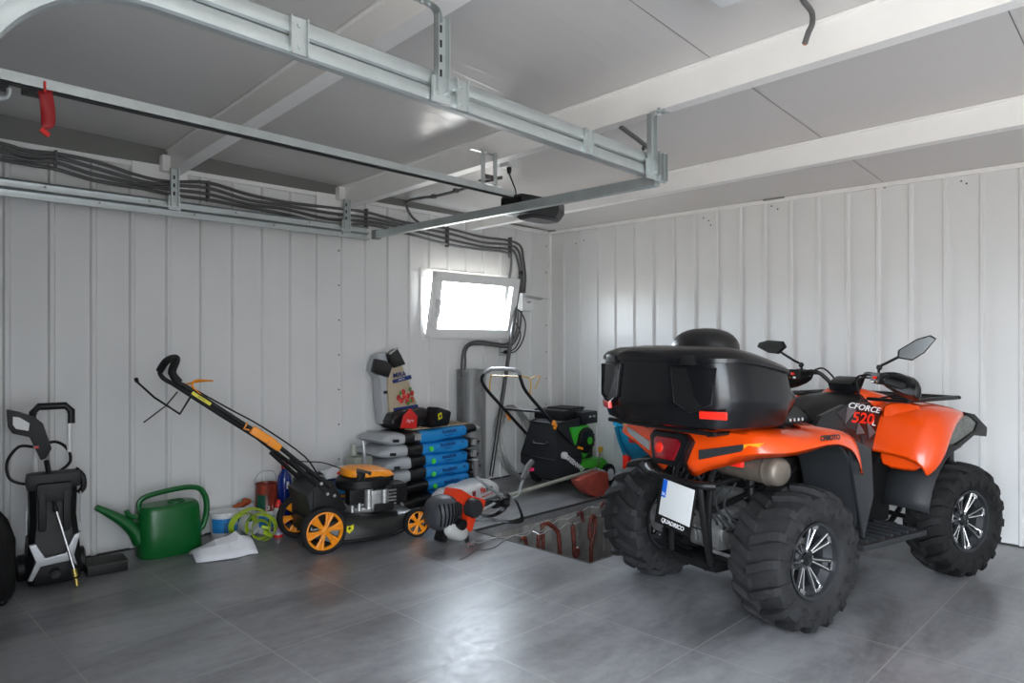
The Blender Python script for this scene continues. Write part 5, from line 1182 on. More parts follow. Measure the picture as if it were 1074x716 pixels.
for k in range(6):
    g = thing('peat_sack', stack_lab[k], 'sack', (3.60+shift[k], 4.575+0.01*(k % 2), zz+hts[k]/2), (2, -1, 1, 3, 0, 2)[k], 'blue and black sacks stacked by the wall')
    cols = [(0.25 if k >= 2 else 0.10, M_baggry), (0.41, M_bagblk), (0.86, M_blue), (1.0, M_bagblk)]
    if k == 5: cols = [(0.20, M_baggry), (0.36, M_bagblk), (0.83, M_blue), (0.96, M_bagblk), (1.0, M_baggry)]
    pb = pillow(1.04 if k > 1 else 0.96, 0.36, hts[k]*1.05, seg=(40, 20), seed=k*3.1, amp=0.010, colours=cols)
    for v in pb.bm.verts: v.co.z += -0.05*max(0.0, -v.co.x-0.25)*(1 if k < 5 else 0.3)+0.012*math.sin(v.co.x*4+k)
    sk_ = pb.build('sack', None, g, sharp=70)
    fy = -0.186
    text('PLAGRON', 0.034, M_navy, g, basis((0.14, fy-0.003, 0.012), (1, 0, 0.02), (0, 0.1, 1)), name='print', bold=0.001)
    text('grow substrate', 0.014, M_navy, g, basis((0.14, fy-0.001, -0.016), (1, 0, 0.02), (0, 0.1, 1)), name='small_print')
    text('50L', 0.020, M_navy, g, basis((0.30, fy-0.002, 0.018), (1, 0, 0.02), (0, 0.1, 1)), name='volume_print')
    if 0 < k < 5:
        b = MB(); b.cyl((-0.03, fy+0.006, -0.005), (-0.03, fy-0.006, -0.005), 0.020, n=16); b.build('round_mark', mat('lime_mark', (0.10, 0.75, 0.08), 0.4), g)
    b = MB(); b.box((0.435 if k < 5 else -0.19, fy+0.010 if k < 5 else fy+0.004, 0.0), (0.06, 0.02, 0.05), rot=(0, 6, 4 if k < 5 else 0)); b.build('barcode_label', mat('barcode_print', (0.55, 0.55, 0.54), 0.5, var=0.9, vscale=8, col2=(0.08, 0.08, 0.08), stretch=(30, 1, 0.3)), g)
    if k >= 2:
        b = MB(); b.box((-0.40, fy+0.012, -0.01), (0.05, 0.03, 0.022), rot=(0, 5, -4), bev=0.004); b.build('dark_mark', M_txtk, g)
    if k == 5:
        b = MB(); b.box((0.10, 0.0, hts[k]*0.53), (0.62, 0.28, 0.012), bev=0.005); b.build('top_print', mat('sandy_print', (0.38, 0.28, 0.17), 0.5, var=0.5, vscale=20), g)
    zz += hts[k]
ZS = zz
# bent half-empty sack standing on the stack against the wall
t = thing('soil_sack', 'tall folded soil sack with a fruit picture leaning on the wall above the stack', 'sack', (0, 0, 0))
def slab_poly(pxs, Y, th, nm, m_, par, Yt=None, bev=0.012):
    """outline measured in the plane y=Y given a real thickness"""
    P = [ony(x, y, Y) for x, y in pxs]
    b = MB(); b.prism([(p.x, p.z) for p in P], th, T(0, Y+th/2, 0), bev=bev); return b.build(nm, m_, par, sharp=60)
slab_poly([(408, 384), (420, 377), (425, 390), (430, 402), (437, 420), (440, 438), (431, 445), (412, 446), (409, 430), (407, 410)], 4.60, 0.12, 'sack_front', mat('sandy_foil', (0.45, 0.37, 0.26), 0.45, bump=0.5, bscale=12), t, bev=0.03)
slab_poly([(397, 372), (406, 369), (414, 377), (409, 386), (407, 400), (408, 432), (403, 446), (400, 420), (399, 398), (392, 388)], 4.62, 0.12, 'sack_side', M_baggry, t, bev=0.03)
slab_poly([(392, 390), (395, 376), (405, 378), (412, 384), (408, 396), (402, 394), (397, 393)], 4.585, 0.05, 'black_fold', M_bagblk, t, bev=0.012)
slab_poly([(408, 371), (417, 365), (421, 372), (426, 382), (414, 386), (410, 380)], 4.575, 0.07, 'top_fold', M_bagblk, t, bev=0.015)
b = MB(); p0, p1 = ony(409, 371, 4.57), ony(417, 364.5, 4.57); b.tube([p0, p1], 0.007, n=6); b.build('seam_edge', M_baggry, t)
slab_poly([(412, 398.5), (431, 393), (432, 397), (413, 402)], 4.592, 0.012, 'blue_band', M_navy, t, bev=0.002)
slab_poly([(413, 428), (438, 424), (439, 427.5), (414, 432)], 4.592, 0.012, 'lower_band', M_navy, t, bev=0.002)
slab_poly([(403, 410), (412, 409), (412, 412), (403, 413)], 4.612, 0.012, 'side_band', M_txtk, t, bev=0.002)
b = MB(); random.seed(11)
fruits = []
for q in ((418, 417), (423, 411), (428, 415), (432, 412), (421, 420), (427, 421), (432, 419), (424, 416)):
    p = ony(q[0], q[1], 4.598); b.ell(p, (0.022, 0.006, 0.024), n=12)
fr_ = b.build('fruit_picture', mat('red_fruit_print', (0.50, 0.04, 0.03), 0.5, var=0.5, vscale=25), t)
b = MB()
for q in ((428, 423), (431, 420), (420, 412), (430, 408)):
    p = ony(q[0], q[1], 4.594); b.ell(p, (0.014, 0.005, 0.018), rot=(0, 30*q[0] % 90, 0), n=10)
b.build('leaf_picture', mat('green_leaf_print', (0.08, 0.22, 0.04), 0.5), t)
pm = ony(419, 393, 4.588); text('MIRA', 0.055, M_navy, t, basis(pm, (1, 0, 0.12), (0, 0, 1)), name='print', bold=0.001)
pm = ony(421, 397.5, 4.588); text('substrat', 0.02, M_txtw, t, basis(pm, (1, 0, 0.18), (0, 0, 1)), name='small_print')
# black bulging foot
b = pillow(0.42, 0.22, 0.17, seg=(24, 16), m=M_bagblk, seed=9, amp=0.02); b.build('sack_foot', None, t, mtx=T(3.47, 4.62, ZS+0.075), sharp=70).data.materials.append(M_bagblk) if False else b.build('sack_foot', M_bagblk, t, mtx=T(3.47, 4.62, ZS+0.075), sharp=70)
# red packet
t = thing('seed_packet', 'red packet with white writing standing against the folded soil sack', 'packet', (0, 0, 0))
P = [ony(x, y, 4.44) for x, y in ((421, 449), (437, 449), (438, 436), (432, 430), (431, 428), (427, 433), (424, 436))]
b = MB(); b.prism([(p.x, p.z) for p in P], 0.02, T(0, 4.45, 0), bev=0.004); b.build('packet', M_red, t)
pm = ony(430, 441, 4.437); text('Agro', 0.035, M_txtw, t, basis(pm, (1, 0, -0.05), (0, 0, 1)), shear=0.2)
# black pouch
t = thing('pouch', 'black box-like pouch with a yellow label tipped over on top of the stack', 'pouch', (3.70, 4.50, ZS+0.008), 12)
b = MB(); b.rings([[(-0.15, -0.07, 0.0), (0.04, -0.07, 0.0), (0.04, 0.07, 0.0), (-0.15, 0.07, 0.0)], [(-0.13, -0.07, 0.03), (0.07, -0.07, 0.01), (0.07, 0.07, 0.01), (-0.13, 0.07, 0.03)], [(-0.06, -0.06, 0.145), (0.11, -0.06, 0.10), (0.11, 0.06, 0.10), (-0.06, 0.06, 0.145)], [(-0.045, -0.05, 0.155), (0.10, -0.05, 0.115), (0.10, 0.05, 0.115), (-0.045, 0.05, 0.155)]])
b.build('pouch', M_blackg, t, sharp=30)
b = MB(); b.box((-0.055, -0.073, 0.085), (0.045, 0.006, 0.05), rot=(4, -14, 0)); b.build('label_patch', M_yel, t)
b = MB(); b.box((-0.055, -0.077, 0.085), (0.02, 0.003, 0.024), rot=(4, -14, 0)); b.build('label_mark', M_txtk, t)
# white bag in front
t = thing('mortar_bag', 'plump white bag with red and black print lying on its side before the stack', 'sack', tuple(fl(489, 517, 0.088)), 14)
b = pillow(0.66, 0.25, 0.170, seg=(36, 20), m=None, seed=4.2, amp=0.014); b.build('bag', mat('white_woven_bag', (0.80, 0.80, 0.80), 0.6, bump=0.5, bscale=10, var=0.06), t, sharp=70)
text('Fix', 0.060, M_redl, t, basis((0.045, -0.133, 0.028), (1, 0, 0.03), (0, 0.25, 1)), name='print', bold=0.002)
text('Pro', 0.060, M_txtk, t, basis((0.138, -0.133, 0.030), (1, 0, 0.03), (0, 0.25, 1)), name='print', bold=0.002)
text('instant grout 25 kg', 0.022, M_redl, t, basis((0.10, -0.136, -0.018), (1, 0, 0.03), (0, 0.1, 1)), name='small_print')
text('cement', 0.035, M_txtk, t, basis((-0.20, -0.128, -0.005), (1, 0, 0.03), (0, 0.2, 1)), name='small_print', bold=0.001)
b = MB(); b.box((-0.08, -0.128, 0.02), (0.035, 0.012, 0.045)); b.build('print_mark', mat('dark_red_print', (0.30, 0.03, 0.03), 0.5), t)

# ================================================================ BRUSH CUTTER
t = thing('brush_cutter', 'red and grey brush cutter lying between the mower and the pit, cable shaft stretched right', 'brush cutter', (0, 0, 0))
t['label'] = 'red and grey petrol brush cutter lying on the floor, shaft stretched past the pit'
b = MB(); S0, S1 = Vector((3.30, 3.63, 0.155)), Vector((4.86, 3.75, 0.20))
b.cyl(S0+(S1-S0)*0.22, S1, 0.014, n=12); b.build('shaft', mat('dusty_aluminium_shaft', (0.34, 0.34, 0.28), 0.5, 0.4, var=0.15, vscale=20), t)
b = MB(); b.cyl(S0-Vector((0.02, 0, 0)), S0+(S1-S0)*0.24, 0.028, 0.024, n=14); b.build('shaft_sleeve', M_dgrey, t)
b = MB(); cE = Vector((3.03, 3.58, 0.165))
b.ell(cE+Vector((-0.04, 0, 0.01)), (0.115, 0.12, 0.115), pw=0.75, n=24); eng = b.build('engine_cover', mat('slate_plastic', (0.06, 0.065, 0.075), 0.5), t, sharp=40)
b = MB()
for k in range(8): b.tube([cE+Vector((-0.13+0.026*k, -0.075-0.035*math.sin(k/7*PI), 0.09)), cE+Vector((-0.135+0.024*k, -0.105-0.03*math.sin(k/7*PI), 0.02)), cE+Vector((-0.13+0.022*k, -0.09-0.02*math.sin(k/7*PI), -0.05))], 0.006, n=6, sm=2)
b.build('cooling_fin', M_black, eng)
b = MB(); b.box(cE+Vector((0.06, -0.02, 0.10)), (0.12, 0.14, 0.09), rot=(0, 30, 10), bev=0.02); b.box(cE+Vector((0.19, -0.04, 0.045)), (0.13, 0.12, 0.085), rot=(0, 20, -8), bev=0.02); b.box(cE+Vector((0.11, -0.07, -0.05)), (0.07, 0.10, 0.14), rot=(0, 25, 0), bev=0.015)
b.build('housing', mat('red_orange_plastic', (0.72, 0.045, 0.01), 0.35), t, sharp=40)
b = MB(); b.lathe([(0, -0.03), (0.055, -0.03), (0.065, -0.01), (0.065, 0.03), (0, 0.03)], 24, T(*(cE+Vector((0.13, -0.12, 0.03)))) @ AX_Y); b.build('starter_cover', M_dgrey, t)
b = MB(); b.ell(cE+Vector((0.0, -0.06, -0.105)), (0.11, 0.08, 0.06), rot=(0, 25, 0), pw=0.8); b.build('fuel_tank', mat('milky_tank', (0.50, 0.50, 0.48), 0.4), t)
b = MB(); b.cyl(cE+Vector((0.0, -0.11, -0.05)), cE+Vector((0.0, -0.16, -0.05)), 0.035, n=16); b.box(cE+Vector((-0.09, -0.05, -0.115)), (0.05, 0.08, 0.09), rot=(0, 20, 0), bev=0.012); b.build('cap', M_black, t)
b = MB(); C0 = Vector((3.72, 3.64, 0.19))
b.tube([ony(499, 492, 3.62), ony(500, 500, 3.62), ony(509, 508, 3.60), ony(521, 517, 3.60), ony(527, 520, 3.60), ony(515, 530, 3.58), ony(500, 537, 3.57), ony(490, 540, 3.57)], 0.011, n=8, sm=3)
b.tube([ony(536, 522, 3.66), ony(543, 519, 3.66), ony(546, 510, 3.66), ony(550, 500, 3.68), ony(555, 492, 3.70)], 0.012, n=8, sm=3); b.build('handlebar', M_galv, t)
b = MB(); b.tube([ony(499.5, 499, 3.62), ony(499, 482, 3.62)], 0.022, n=12); b.tube([ony(548, 503, 3.67), ony(553, 490, 3.70), ony(558, 484, 3.72)], 0.022, n=12); b.build('grip', mat('grey_rubber_grip', (0.11, 0.11, 0.115), 0.7), t)
b = MB(); b.box(ony(557, 492, 3.69), (0.035, 0.03, 0.022)); b.build('stop_switch', mat('pink_switch', (0.75, 0.02, 0.12), 0.4), t)
b = MB(); b.box(ony(529, 526, 3.61), (0.06, 0.06, 0.07), bev=0.01); b.build('handle_clamp', M_black, t)
b = MB(); b.box(ony(519, 528, 3.60), (0.05, 0.05, 0.06), bev=0.01); b.build('handle_clamp', M_black, t)
b = MB(); b.box(ony(525, 522, 3.585), (0.035, 0.02, 0.03), bev=0.004); b.box(ony(532, 527, 3.58), (0.03, 0.02, 0.03), bev=0.004); b.build('clamp_bolt', M_chrome, t)
b = MB(); b.ribbon([ony(534, 518, 3.59), ony(531, 530, 3.57), ony(524, 537, 3.565), fl(515, 541, 0.02), fl(504, 540, 0.012)], 0.045, 0.004, up=(0.3, 0.9, 0.2), sm=4); b.build('harness_strap', M_black, t)
b = MB()
b.ribbon([ony(541, 524, 3.60), ony(546, 536, 3.58), fl(547, 545, 0.01), fl(535, 547, 0.006), fl(515, 545, 0.006), fl(497, 544, 0.01)], 0.05, 0.004, up=(0.2, 0.9, 0.3), sm=4); b.build('harness_strap', M_black, t)
b = MB()
b.ribbon([cE+Vector((0.15, -0.03, -0.02)), fl(487, 555, 0.05), fl(489, 562, 0.01), fl(490, 568, 0.004)], 0.045, 0.004, up=(1, 0.2, 0), sm=3); b.build('harness_strap', M_black, t)
# guard and head
b = MB(); GC = Vector((4.62, 3.70, 0.15)); g = []
for i in range(13):
    a = math.radians(165+200*i/12)
    g.append([GC+Vector((r_*math.cos(a), 0.06+0.10*math.sin(i/12*PI)*0-0.05*(r_/0.18), r_*math.sin(a)*0.78+dz)) for r_, dz in ((0.02, 0.0), (0.10, 0.0), (0.18, -0.005), (0.185, -0.012))])
b = MB(); pg = [ony(x, y, 3.64) for x, y in ((607, 504), (612, 512), (618, 518), (627, 522), (635, 521), (639, 518), (639, 505), (638, 495), (630, 494), (618, 499))]
b.prism([(p.x, p.z) for p in pg], 0.10, T(0, 3.69, 0), bev=0.02); b.build('guard', mat('dusty_red_guard', (0.36, 0.060, 0.040), 0.5, var=0.2, vscale=12), t, sharp=40)
b = MB(); b.lathe([(0.0, -0.03), (0.05, -0.03), (0.055, 0.0), (0.03, 0.03), (0, 0.03)], 20, T(4.90, 3.72, 0.15) @ Matrix.Rotation(math.radians(70), 4, 'Y')); b.cyl((4.83, 3.745, 0.20), (4.92, 3.72, 0.14), 0.028, n=12)
b.build('cutting_head', M_alu, t)

# ================================================================ SCARIFIER WITH BAG
G = thing('scarifier', 'black and bright green petrol scarifier with a fabric collecting bag near the corner', 'garden machine', (4.84, 4.14, 0), 3)
b = MB()
def q4(x, y0, y1, z0, z1): return [(x, y0, z0), (x, y1, z0), (x, y1, z1), (x, y0, z1)]
b.rings([[(-0.26, -0.21, 0.12), (-0.24, 0.05, 0.10), (-0.34, 0.18, 0.24), (-0.34, 0.18, 0.32), (-0.28, 0.12, 0.60), (-0.30, -0.19, 0.60), (-0.36, -0.22, 0.30), (-0.34, -0.22, 0.24)],
         [(-0.05, -0.24, 0.06), (-0.05, 0.14, 0.05), (-0.02, 0.20, 0.20), (-0.02, 0.20, 0.30), (-0.02, 0.16, 0.62), (-0.02, -0.22, 0.62), (-0.02, -0.25, 0.30), (-0.02, -0.25, 0.20)]])
b.jitter(0.01, 9, 3); b.build('collecting_bag', M_fabric, G, sharp=25)
b = MB(); b.tube([(-0.285, 0.12, 0.60), (-0.305, -0.19, 0.60), (-0.03, -0.225, 0.625), (-0.03, 0.16, 0.625)], 0.008, n=8, closed=True); b.tube([(-0.33, 0.05, 0.44), (-0.345, 0.03, 0.42), (-0.345, -0.09, 0.42), (-0.33, -0.11, 0.44)], 0.009, n=8); b.tube([(-0.34, 0.18, 0.31), (-0.365, -0.22, 0.30), (-0.02, -0.255, 0.30)], 0.006, n=6); b.build('bag_trim', M_black, G)
text('GREENWORX', 0.055, M_txtw, G, basis((-0.115, -0.262, 0.235), (0.80, -0.03, -0.50), (0.5, 0, 0.86)), name='print', bold=0.002)
b = MB(); b.cyl((-0.27, -0.232, 0.335), (-0.27, -0.262, 0.335), 0.030, n=18); b.build('round_logo', M_txtw, G)
b = MB()
for sd in (-1, 1):
    b.tube([(0.02, sd*0.22, 0.30), (-0.25, sd*0.22, 0.50), (-0.52, sd*0.22, 0.72), (-0.74, sd*0.22, 0.90), (-0.80, sd*0.22, 0.99), (-0.79, sd*0.19, 1.04)], 0.014, n=10, sm=3)
b.tube([(-0.52, -0.22, 0.72), (-0.53, 0.22, 0.72)], 0.010, n=8); b.build('handle', M_black, G)
b = MB(); b.tube([(-0.79, -0.20, 1.03), (-0.785, -0.14, 1.075), (-0.785, 0.12, 1.075), (-0.79, 0.20, 1.03)], 0.017, n=10, sm=2); b.build('handle_grip', mat('pale_worn_grip', (0.30, 0.30, 0.31), 0.4), G)
b = MB()
for sd in (-1, 1): b.tube([(-0.70, sd*0.225, 0.86), (-0.69, sd*0.22, 1.0), (-0.74, sd*0.15, 1.02)], 0.006, n=6, sm=3)
b.tube([(-0.74, 0.15, 1.02), (-0.74, -0.15, 1.02)], 0.006, n=6); b.tube([(-0.69, -0.22, 1.0), (-0.66, -0.30, 1.03), (-0.68, -0.26, 0.92)], 0.005, n=6, sm=2)
b.build('bail', mat('brass_orange_bail', (0.62, 0.36, 0.06), 0.4), G)
b = MB()
for p in ((-0.45, 0.235, 0.665), (-0.40, -0.235, 0.62)): b.ell(p, (0.022, 0.016, 0.022), n=10, pw=0.7); b.box((p[0]+0.02, p[1], p[2]-0.03), (0.03, 0.012, 0.05), rot=(0, 30, 0), bev=0.004)
b.build('clamp_knob', M_orpl, G)
b = MB(); b.box((0.0, 0.02, 0.655), (0.30, 0.34, 0.09), bev=0.02); b.box((0.12, -0.16, 0.625), (0.22, 0.17, 0.11), bev=0.015); b.box((0.10, 0.05, 0.52), (0.34, 0.30, 0.18), bev=0.02); b.box((0.10, 0, 0.35), (0.30, 0.36, 0.20), bev=0.02)
for k in range(4): b.box((-0.04+0.06*k, -0.02, 0.705), (0.035, 0.26, 0.02), bev=0.004)
b.build('engine', M_black, G, sharp=30)
b = MB(); b.box((0.17, -0.248, 0.635), (0.03, 0.004, 0.016)); b.box((0.11, -0.248, 0.635), (0.03, 0.004, 0.016)); b.build('vent_mark', M_silver, G)
b = MB(); b.prism([(-0.06, 0.56), (0.20, 0.56), (0.27, 0.48), (0.26, 0.34), (0.14, 0.27), (0.02, 0.32)], 0.07, T(-0.10, -0.20, 0), bev=0.012); b.build('fan_housing', M_lime, G)
b = MB(); b.lathe([(0, -0.035), (0.03, -0.035), (0.095, -0.025), (0.115, -0.01), (0.115, 0.01)], 32, T(0.05, -0.245, 0.43) @ AX_Y)
for k in range(12): a = 2*PI*k/12; b.box((0.05+0.07*math.cos(a), -0.275, 0.43+0.07*math.sin(a)), (0.06, 0.006, 0.006), rot=(0, -math.degrees(a), 0))
b.build('recoil_starter', M_black, G)
b = MB(); b.cyl((0.05, -0.278, 0.43), (0.05, -0.292, 0.43), 0.034, n=8); b.build('starter_hub', M_lime, G)
b = MB(); b.box((-0.06, -0.262, 0.375), (0.07, 0.02, 0.022), rot=(0, 15, 0), bev=0.006); b.build('starter_grip', M_orpl, G)
b = MB(); b.prism([(-0.05, 0.08), (-0.05, 0.25), (0.30, 0.25), (0.38, 0.20), (0.42, 0.10), (0.36, 0.06)], 0.50, T(0, 0, 0), bev=0.02); b.build('deck', M_lime, G, sharp=30)
for x in (0.02, 0.34):
    for sd in (-1, 1):
        b = MB(); b.lathe([(0, -0.022), (0.075, -0.022), (0.095, -0.015), (0.095, 0.015), (0.075, 0.022), (0, 0.022)], 28, T(x, sd*0.285, 0.095) @ AX_Y); wh = b.build('wheel', M_rubber, G)
        b = MB(); b.lathe([(0, -0.026), (0.03, -0.026), (0.055, -0.024), (0.055, -0.02)], 24, T(x, sd*0.285, 0.095) @ (AX_Y if sd < 0 else AX_Y @ Matrix.Rotation(PI, 4, 'X'))); b.build('hub_cap', M_whitep, wh)
b = MB(); b.tube([(0.19, -0.27, 0.14), (0.195, -0.28, 0.24), (0.21, -0.285, 0.31)], 0.007, n=8); lv = b.build('depth_lever', M_chrome, G)
b = MB(); b.box((0.213, -0.287, 0.335), (0.05, 0.025, 0.05), bev=0.01); b.build('lever_knob', mat('amber_knob', (0.75, 0.42, 0.03), 0.35), lv)

# ================================================================ CORNER ITEMS
t = thing('wire_coil', 'coil of grey steel wire leaning on the left wall behind the scarifier', 'wire', (4.80, 4.66, 0.34), 0)
b = MB(); random.seed(5)
for k in range(14):
    rx, rz = 0.215+0.018*random.uniform(-1, 1), 0.33+0.018*random.uniform(-1, 1); c0 = Vector((random.uniform(-0.015, 0.015), 0.0+random.uniform(-0.03, 0.03), random.uniform(-0.008, 0.008)))
    b2_ = MB(); b2_.tube([c0+Vector((rx*math.cos(a), 0.16*math.sin(a)*0.5+0.02*math.sin(3*a+k), rz*math.sin(a)+0.01)) for a in [2*PI*i/40 for i in range(40)]], 0.0045, n=5, closed=True); b2_.build('wire_turn', mat('coil_wire', (0.34, 0.34, 0.33), 0.4, 0.5), t)
b.tube([(0.0, 0.0, 0.33), (0.05, -0.02, 0.2), (0.12, 0.0, 0.02)], 0.003, n=5, sm=4); b.build('wire_end', M_galvd, t)
# wire mesh roll
t = thing('mesh_roll', 'upright roll of fine grey wire mesh behind the sack stack', 'wire mesh', (4.22, 4.66, 0), 0)
mm_ = bpy.data.materials.new('fine_wire_mesh'); mm_.use_nodes = True; n = mm_.node_tree; n.nodes.clear()
o_ = n.nodes.new('ShaderNodeOutputMaterial'); mx = n.nodes.new('ShaderNodeMixShader'); tr = n.nodes.new('ShaderNodeBsdfTransparent'); bs = n.nodes.new('ShaderNodeBsdfPrincipled')
bs.inputs['Base Color'].default_value = (0.30, 0.31, 0.31, 1); bs.inputs['Roughness'].default_value = 0.5; bs.inputs['Metallic'].default_value = 0.3
uv = n.nodes.new('ShaderNodeTexCoord'); sp = n.nodes.new('ShaderNodeSeparateXYZ'); n.links.new(uv.outputs['Object'], sp.inputs[0])
def _line(src, sc):
    a = n.nodes.new('ShaderNodeMath'); a.operation = 'MULTIPLY'; a.inputs[1].default_value = sc; n.links.new(src, a.inputs[0])
    c_ = n.nodes.new('ShaderNodeMath'); c_.operation = 'FRACT'; n.links.new(a.outputs[0], c_.inputs[0])
    d_ = n.nodes.new('ShaderNodeMath'); d_.operation = 'LESS_THAN'; d_.inputs[1].default_value = 0.20; n.links.new(c_.outputs[0], d_.inputs[0]); return d_.outputs[0]
l1, l2 = _line(sp.outputs['Z'], 80), _line(sp.outputs['X'], 80)
mxx = n.nodes.new('ShaderNodeMath'); mxx.operation = 'MAXIMUM'; n.links.new(l1, mxx.inputs[0]); n.links.new(l2, mxx.inputs[1])
n.links.new(mxx.outputs[0], mx.inputs[0]); n.links.new(tr.outputs[0], mx.inputs[1]); n.links.new(bs.outputs[0], mx.inputs[2]); n.links.new(mx.outputs[0], o_.inputs[0])
b = MB(); sp_ = []
for i in range(70):
    a = i*2*PI/22; r_ = 0.10+0.012*i/22; sp_.append((r_*math.cos(a), r_*math.sin(a)))
b.sheet([[(x, y, 0.01) for x, y in sp_], [(x, y, 1.06) for x, y in sp_]]); b.build('mesh', mm_, t)
# long dark pole
t = thing('pole', 'long dark metal pole leaning in front of the window edge', 'pole', (0, 0, 0))
b = MB(); p0, p1 = ony(515, 499, 4.60), ony(546, 288, 4.70); p0.z = max(p0.z, 0.012); b.cyl(p0, p1, 0.019, n=14); po = b.build('tube', mat('dark_steel_tube', (0.10, 0.10, 0.10), 0.3, 0.6), t)
b = MB(); b.cyl(p1, p1+(p1-p0).normalized()*0.03, 0.022, n=12); b.build('end_cap', M_black, t)
# turquoise tub behind the quad
t = thing('spreader', 'turquoise plastic spreader tub with red parts behind the quad bike', 'spreader', (5.12, 3.27, 0), 0)
b = MB()
def tub(z, sx_, sy_): return [(sx_*a, sy_*c_, z) for a, c_ in ((-1, -0.8), (-0.8, -1), (0.8, -1), (1, -0.8), (1, 0.8), (0.8, 1), (-0.8, 1), (-1, 0.8))]
b.rings([tub(0.24, 0.07, 0.22), tub(0.36, 0.12, 0.31), tub(0.46, 0.17, 0.35), tub(0.575, 0.19, 0.36), tub(0.58, 0.20, 0.375), tub(0.62, 0.205, 0.38), tub(0.62, 0.19, 0.36), tub(0.50, 0.16, 0.31), tub(0.40, 0.10, 0.2)])
b.build('tub', M_teal, t, sharp=25)
b = MB(); b.tube([(-0.10, 0.30, 0.32), (-0.165, 0.31, 0.45), (-0.19, 0.33, 0.57)], 0.012, n=8); b.build('tub_rib', M_teal, t)
b = MB(); b.box((-0.20, 0.12, 0.48), (0.05, 0.11, 0.055), rot=(0, 0, 0), bev=0.02); b.build('side_knob', mat('dull_red_plastic', (0.35, 0.015, 0.02), 0.4), t)
b = MB(); b.prism([(-0.05, 0.20), (0.05, 0.16), (0.05, 0.34), (-0.05, 0.38)], 0.06, T(-0.08, 0.27, -0.05), bev=0.01); b.build('foot', M_redl, t)
b = MB()
for sd in (-1, 1): b.tube([(0.1, sd*0.22, 0.30), (0.05, sd*0.22, 0.02)], 0.012, n=8); b.lathe([(0, -0.02), (0.09, -0.02), (0.10, 0), (0.09, 0.02), (0, 0.02)], 24, T(0.0, sd*0.28, 0.10) @ AX_Y)
b.tube([(-0.08, 0.2, 0.30), (-0.10, 0.2, 0.01), (-0.10, -0.2, 0.01), (-0.08, -0.2, 0.30)], 0.012, n=8); b.build('stand', M_black, t)

# ================================================================ PIT: WIRES AND HANGING SAUSAGES
ZW = -0.03
M_wire = mat('bright_bent_wire', (0.55, 0.55, 0.54), 0.35, 0.6)
wA = [(491, 573), (496, 568), (503, 569), (512, 566), (520, 563), (526, 564), (533, 563), (540, 561), (548, 559), (556, 556), (561, 551), (567, 549), (574, 549), (581, 548), (585, 545), (590, 544), (596, 544), (601, 541), (606, 538), (612, 535), (618, 531), (626, 532), (634, 530), (641, 526)]
wB = [(520, 565), (527, 566), (534, 564), (540, 561), (546, 562), (553, 561), (558, 557), (565, 560), (570, 559), (575, 555), (582, 555), (588, 554), (594, 549), (600, 549), (606, 548), (612, 543), (620, 541), (630, 540), (640, 535), (652, 529)]
def wire(pp, lab, r=0.0026):
    t = thing('bent_wire', lab, 'wire', (0, 0, 0)); P = []
    for x, y in pp:
        q = fl(x, y, 0.006); inside = PIT[0]-0.02 < q.x < PIT[1]+0.02 and q.y < PIT[3]
        P.append(fl(x, y, 0.02 if inside else 0.006))
    b = MB(); b.tube(P, r, n=6, sm=4); b.build('wire', M_wire, t); return P
PA = wire(wA, 'upper kinked steel wire stretched over the pit'); PB = wire(wB, 'lower kinked steel wire stretched over the pit')
p = fl(493.5, 571.5, 0.008); t = thing('wire_ferrule', 'small shiny metal sleeve on the floor at the end of the wire', 'metal sleeve', p)
b = MB(); b.cyl((-0.02, 0.01, 0), (0.025, -0.005, 0.0), 0.007, n=10); b.build('sleeve', M_chrome, t)
t = thing('thin_cord', 'thin dark cord curling over the floor left of the pit', 'cord', (0, 0, 0))
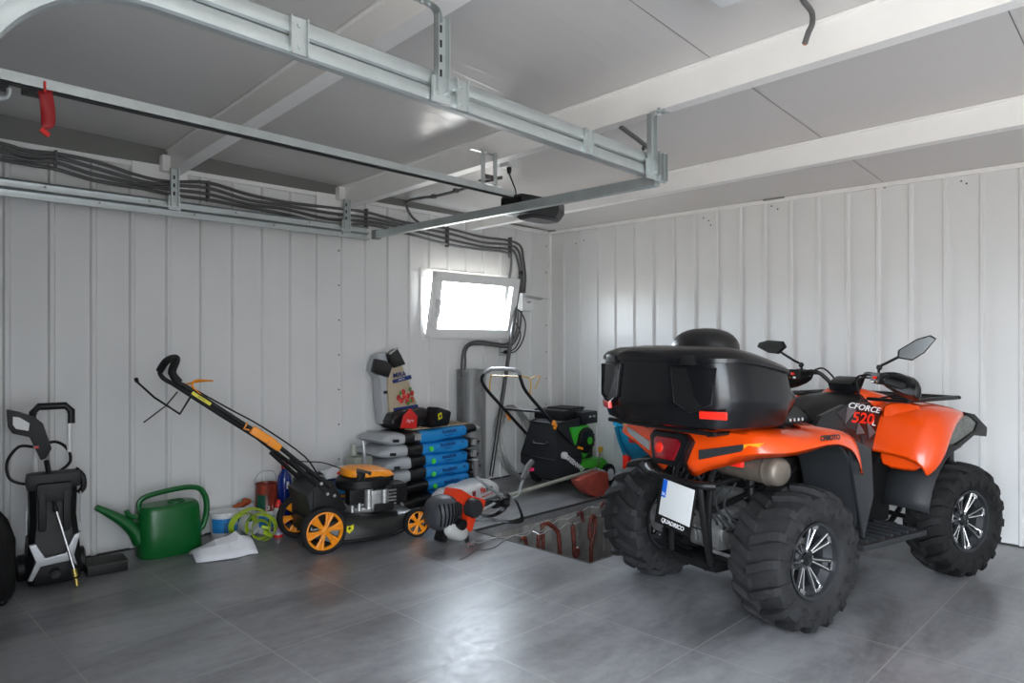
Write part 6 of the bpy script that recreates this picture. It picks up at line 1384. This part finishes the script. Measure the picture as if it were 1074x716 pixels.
b = MB(); b.tube([fl(x, y, 0.004) for x, y in ((482, 587), (492, 582), (500, 577), (510, 576), (520, 573), (527, 568), (535, 564), (541, 562))], 0.0025, n=5, sm=4); b.build('cord', mat('dark_cord', (0.06, 0.06, 0.07), 0.6), t)
M_saus = mat('dried_sausage_skin', (0.045, 0.007, 0.005), 0.5, var=0.6, vscale=30, col2=(0.15, 0.026, 0.012), bump=0.8, bscale=45)
def sausage(lab, pp, r, z=None, Y=3.18):
    t = thing('sausage', lab, 'sausage', (0, 0, 0), 0, None); P = [ony(x, y, Y) for x, y in pp]
    b = MB(); b.tube(P, [r*0.5]+[r]*200, n=12, sm=6); bm = b.bm
    b.jitter(r*0.22, 40, pp[0][0]); b.build('sausage', M_saus, t, sharp=70)
    b = MB(); b.cyl(P[0], P[0]+(P[0]-P[1]).normalized()*0.02, r*0.4, r*0.15, n=8); b.build('tip', mat('dark_sausage_tip', (0.03, 0.012, 0.01), 0.5), t); return t
sausage('stubby dried sausage at the left end of the pit wire', [(547, 566), (548.5, 564), (551, 565), (552, 575), (552, 590)], 0.013, Y=3.20)
sausage('short pair-like dried sausage hanging second from the left in the pit', [(564.5, 585), (564.5, 570), (565, 561.5), (568, 560), (569.5, 563), (569.5, 575), (570, 590)], 0.014, Y=3.18)
sausage('cane-shaped dried sausage arching over both wires in the pit', [(568, 554), (570, 549.5), (575, 549), (581, 553), (585, 558), (586.5, 566), (587, 576), (587, 592)], 0.0155, Y=3.12)
sausage('straight long dried sausage hanging right of the cane-shaped one', [(600.5, 550.5), (601.5, 560), (602, 572), (603, 583), (606, 580), (605, 574)], 0.0155, Y=3.08)
sausage('small curled dried sausage looped over the upper pit wire', [(606, 540), (607.5, 537), (610, 537.5), (611, 542), (611, 547)], 0.014, Y=3.15)
sausage('looped dried sausage hanging double with a thin tail below', [(619, 566), (618.5, 555), (620, 543), (622, 541), (624, 544), (623.5, 556), (620.5, 570), (620, 580), (620, 592)], 0.0145, Y=3.00)
sausage('short dried sausage by the right wheel at the end of the wires', [(630, 531), (632, 528), (636, 526), (641, 525.5)], 0.014, Y=3.25)
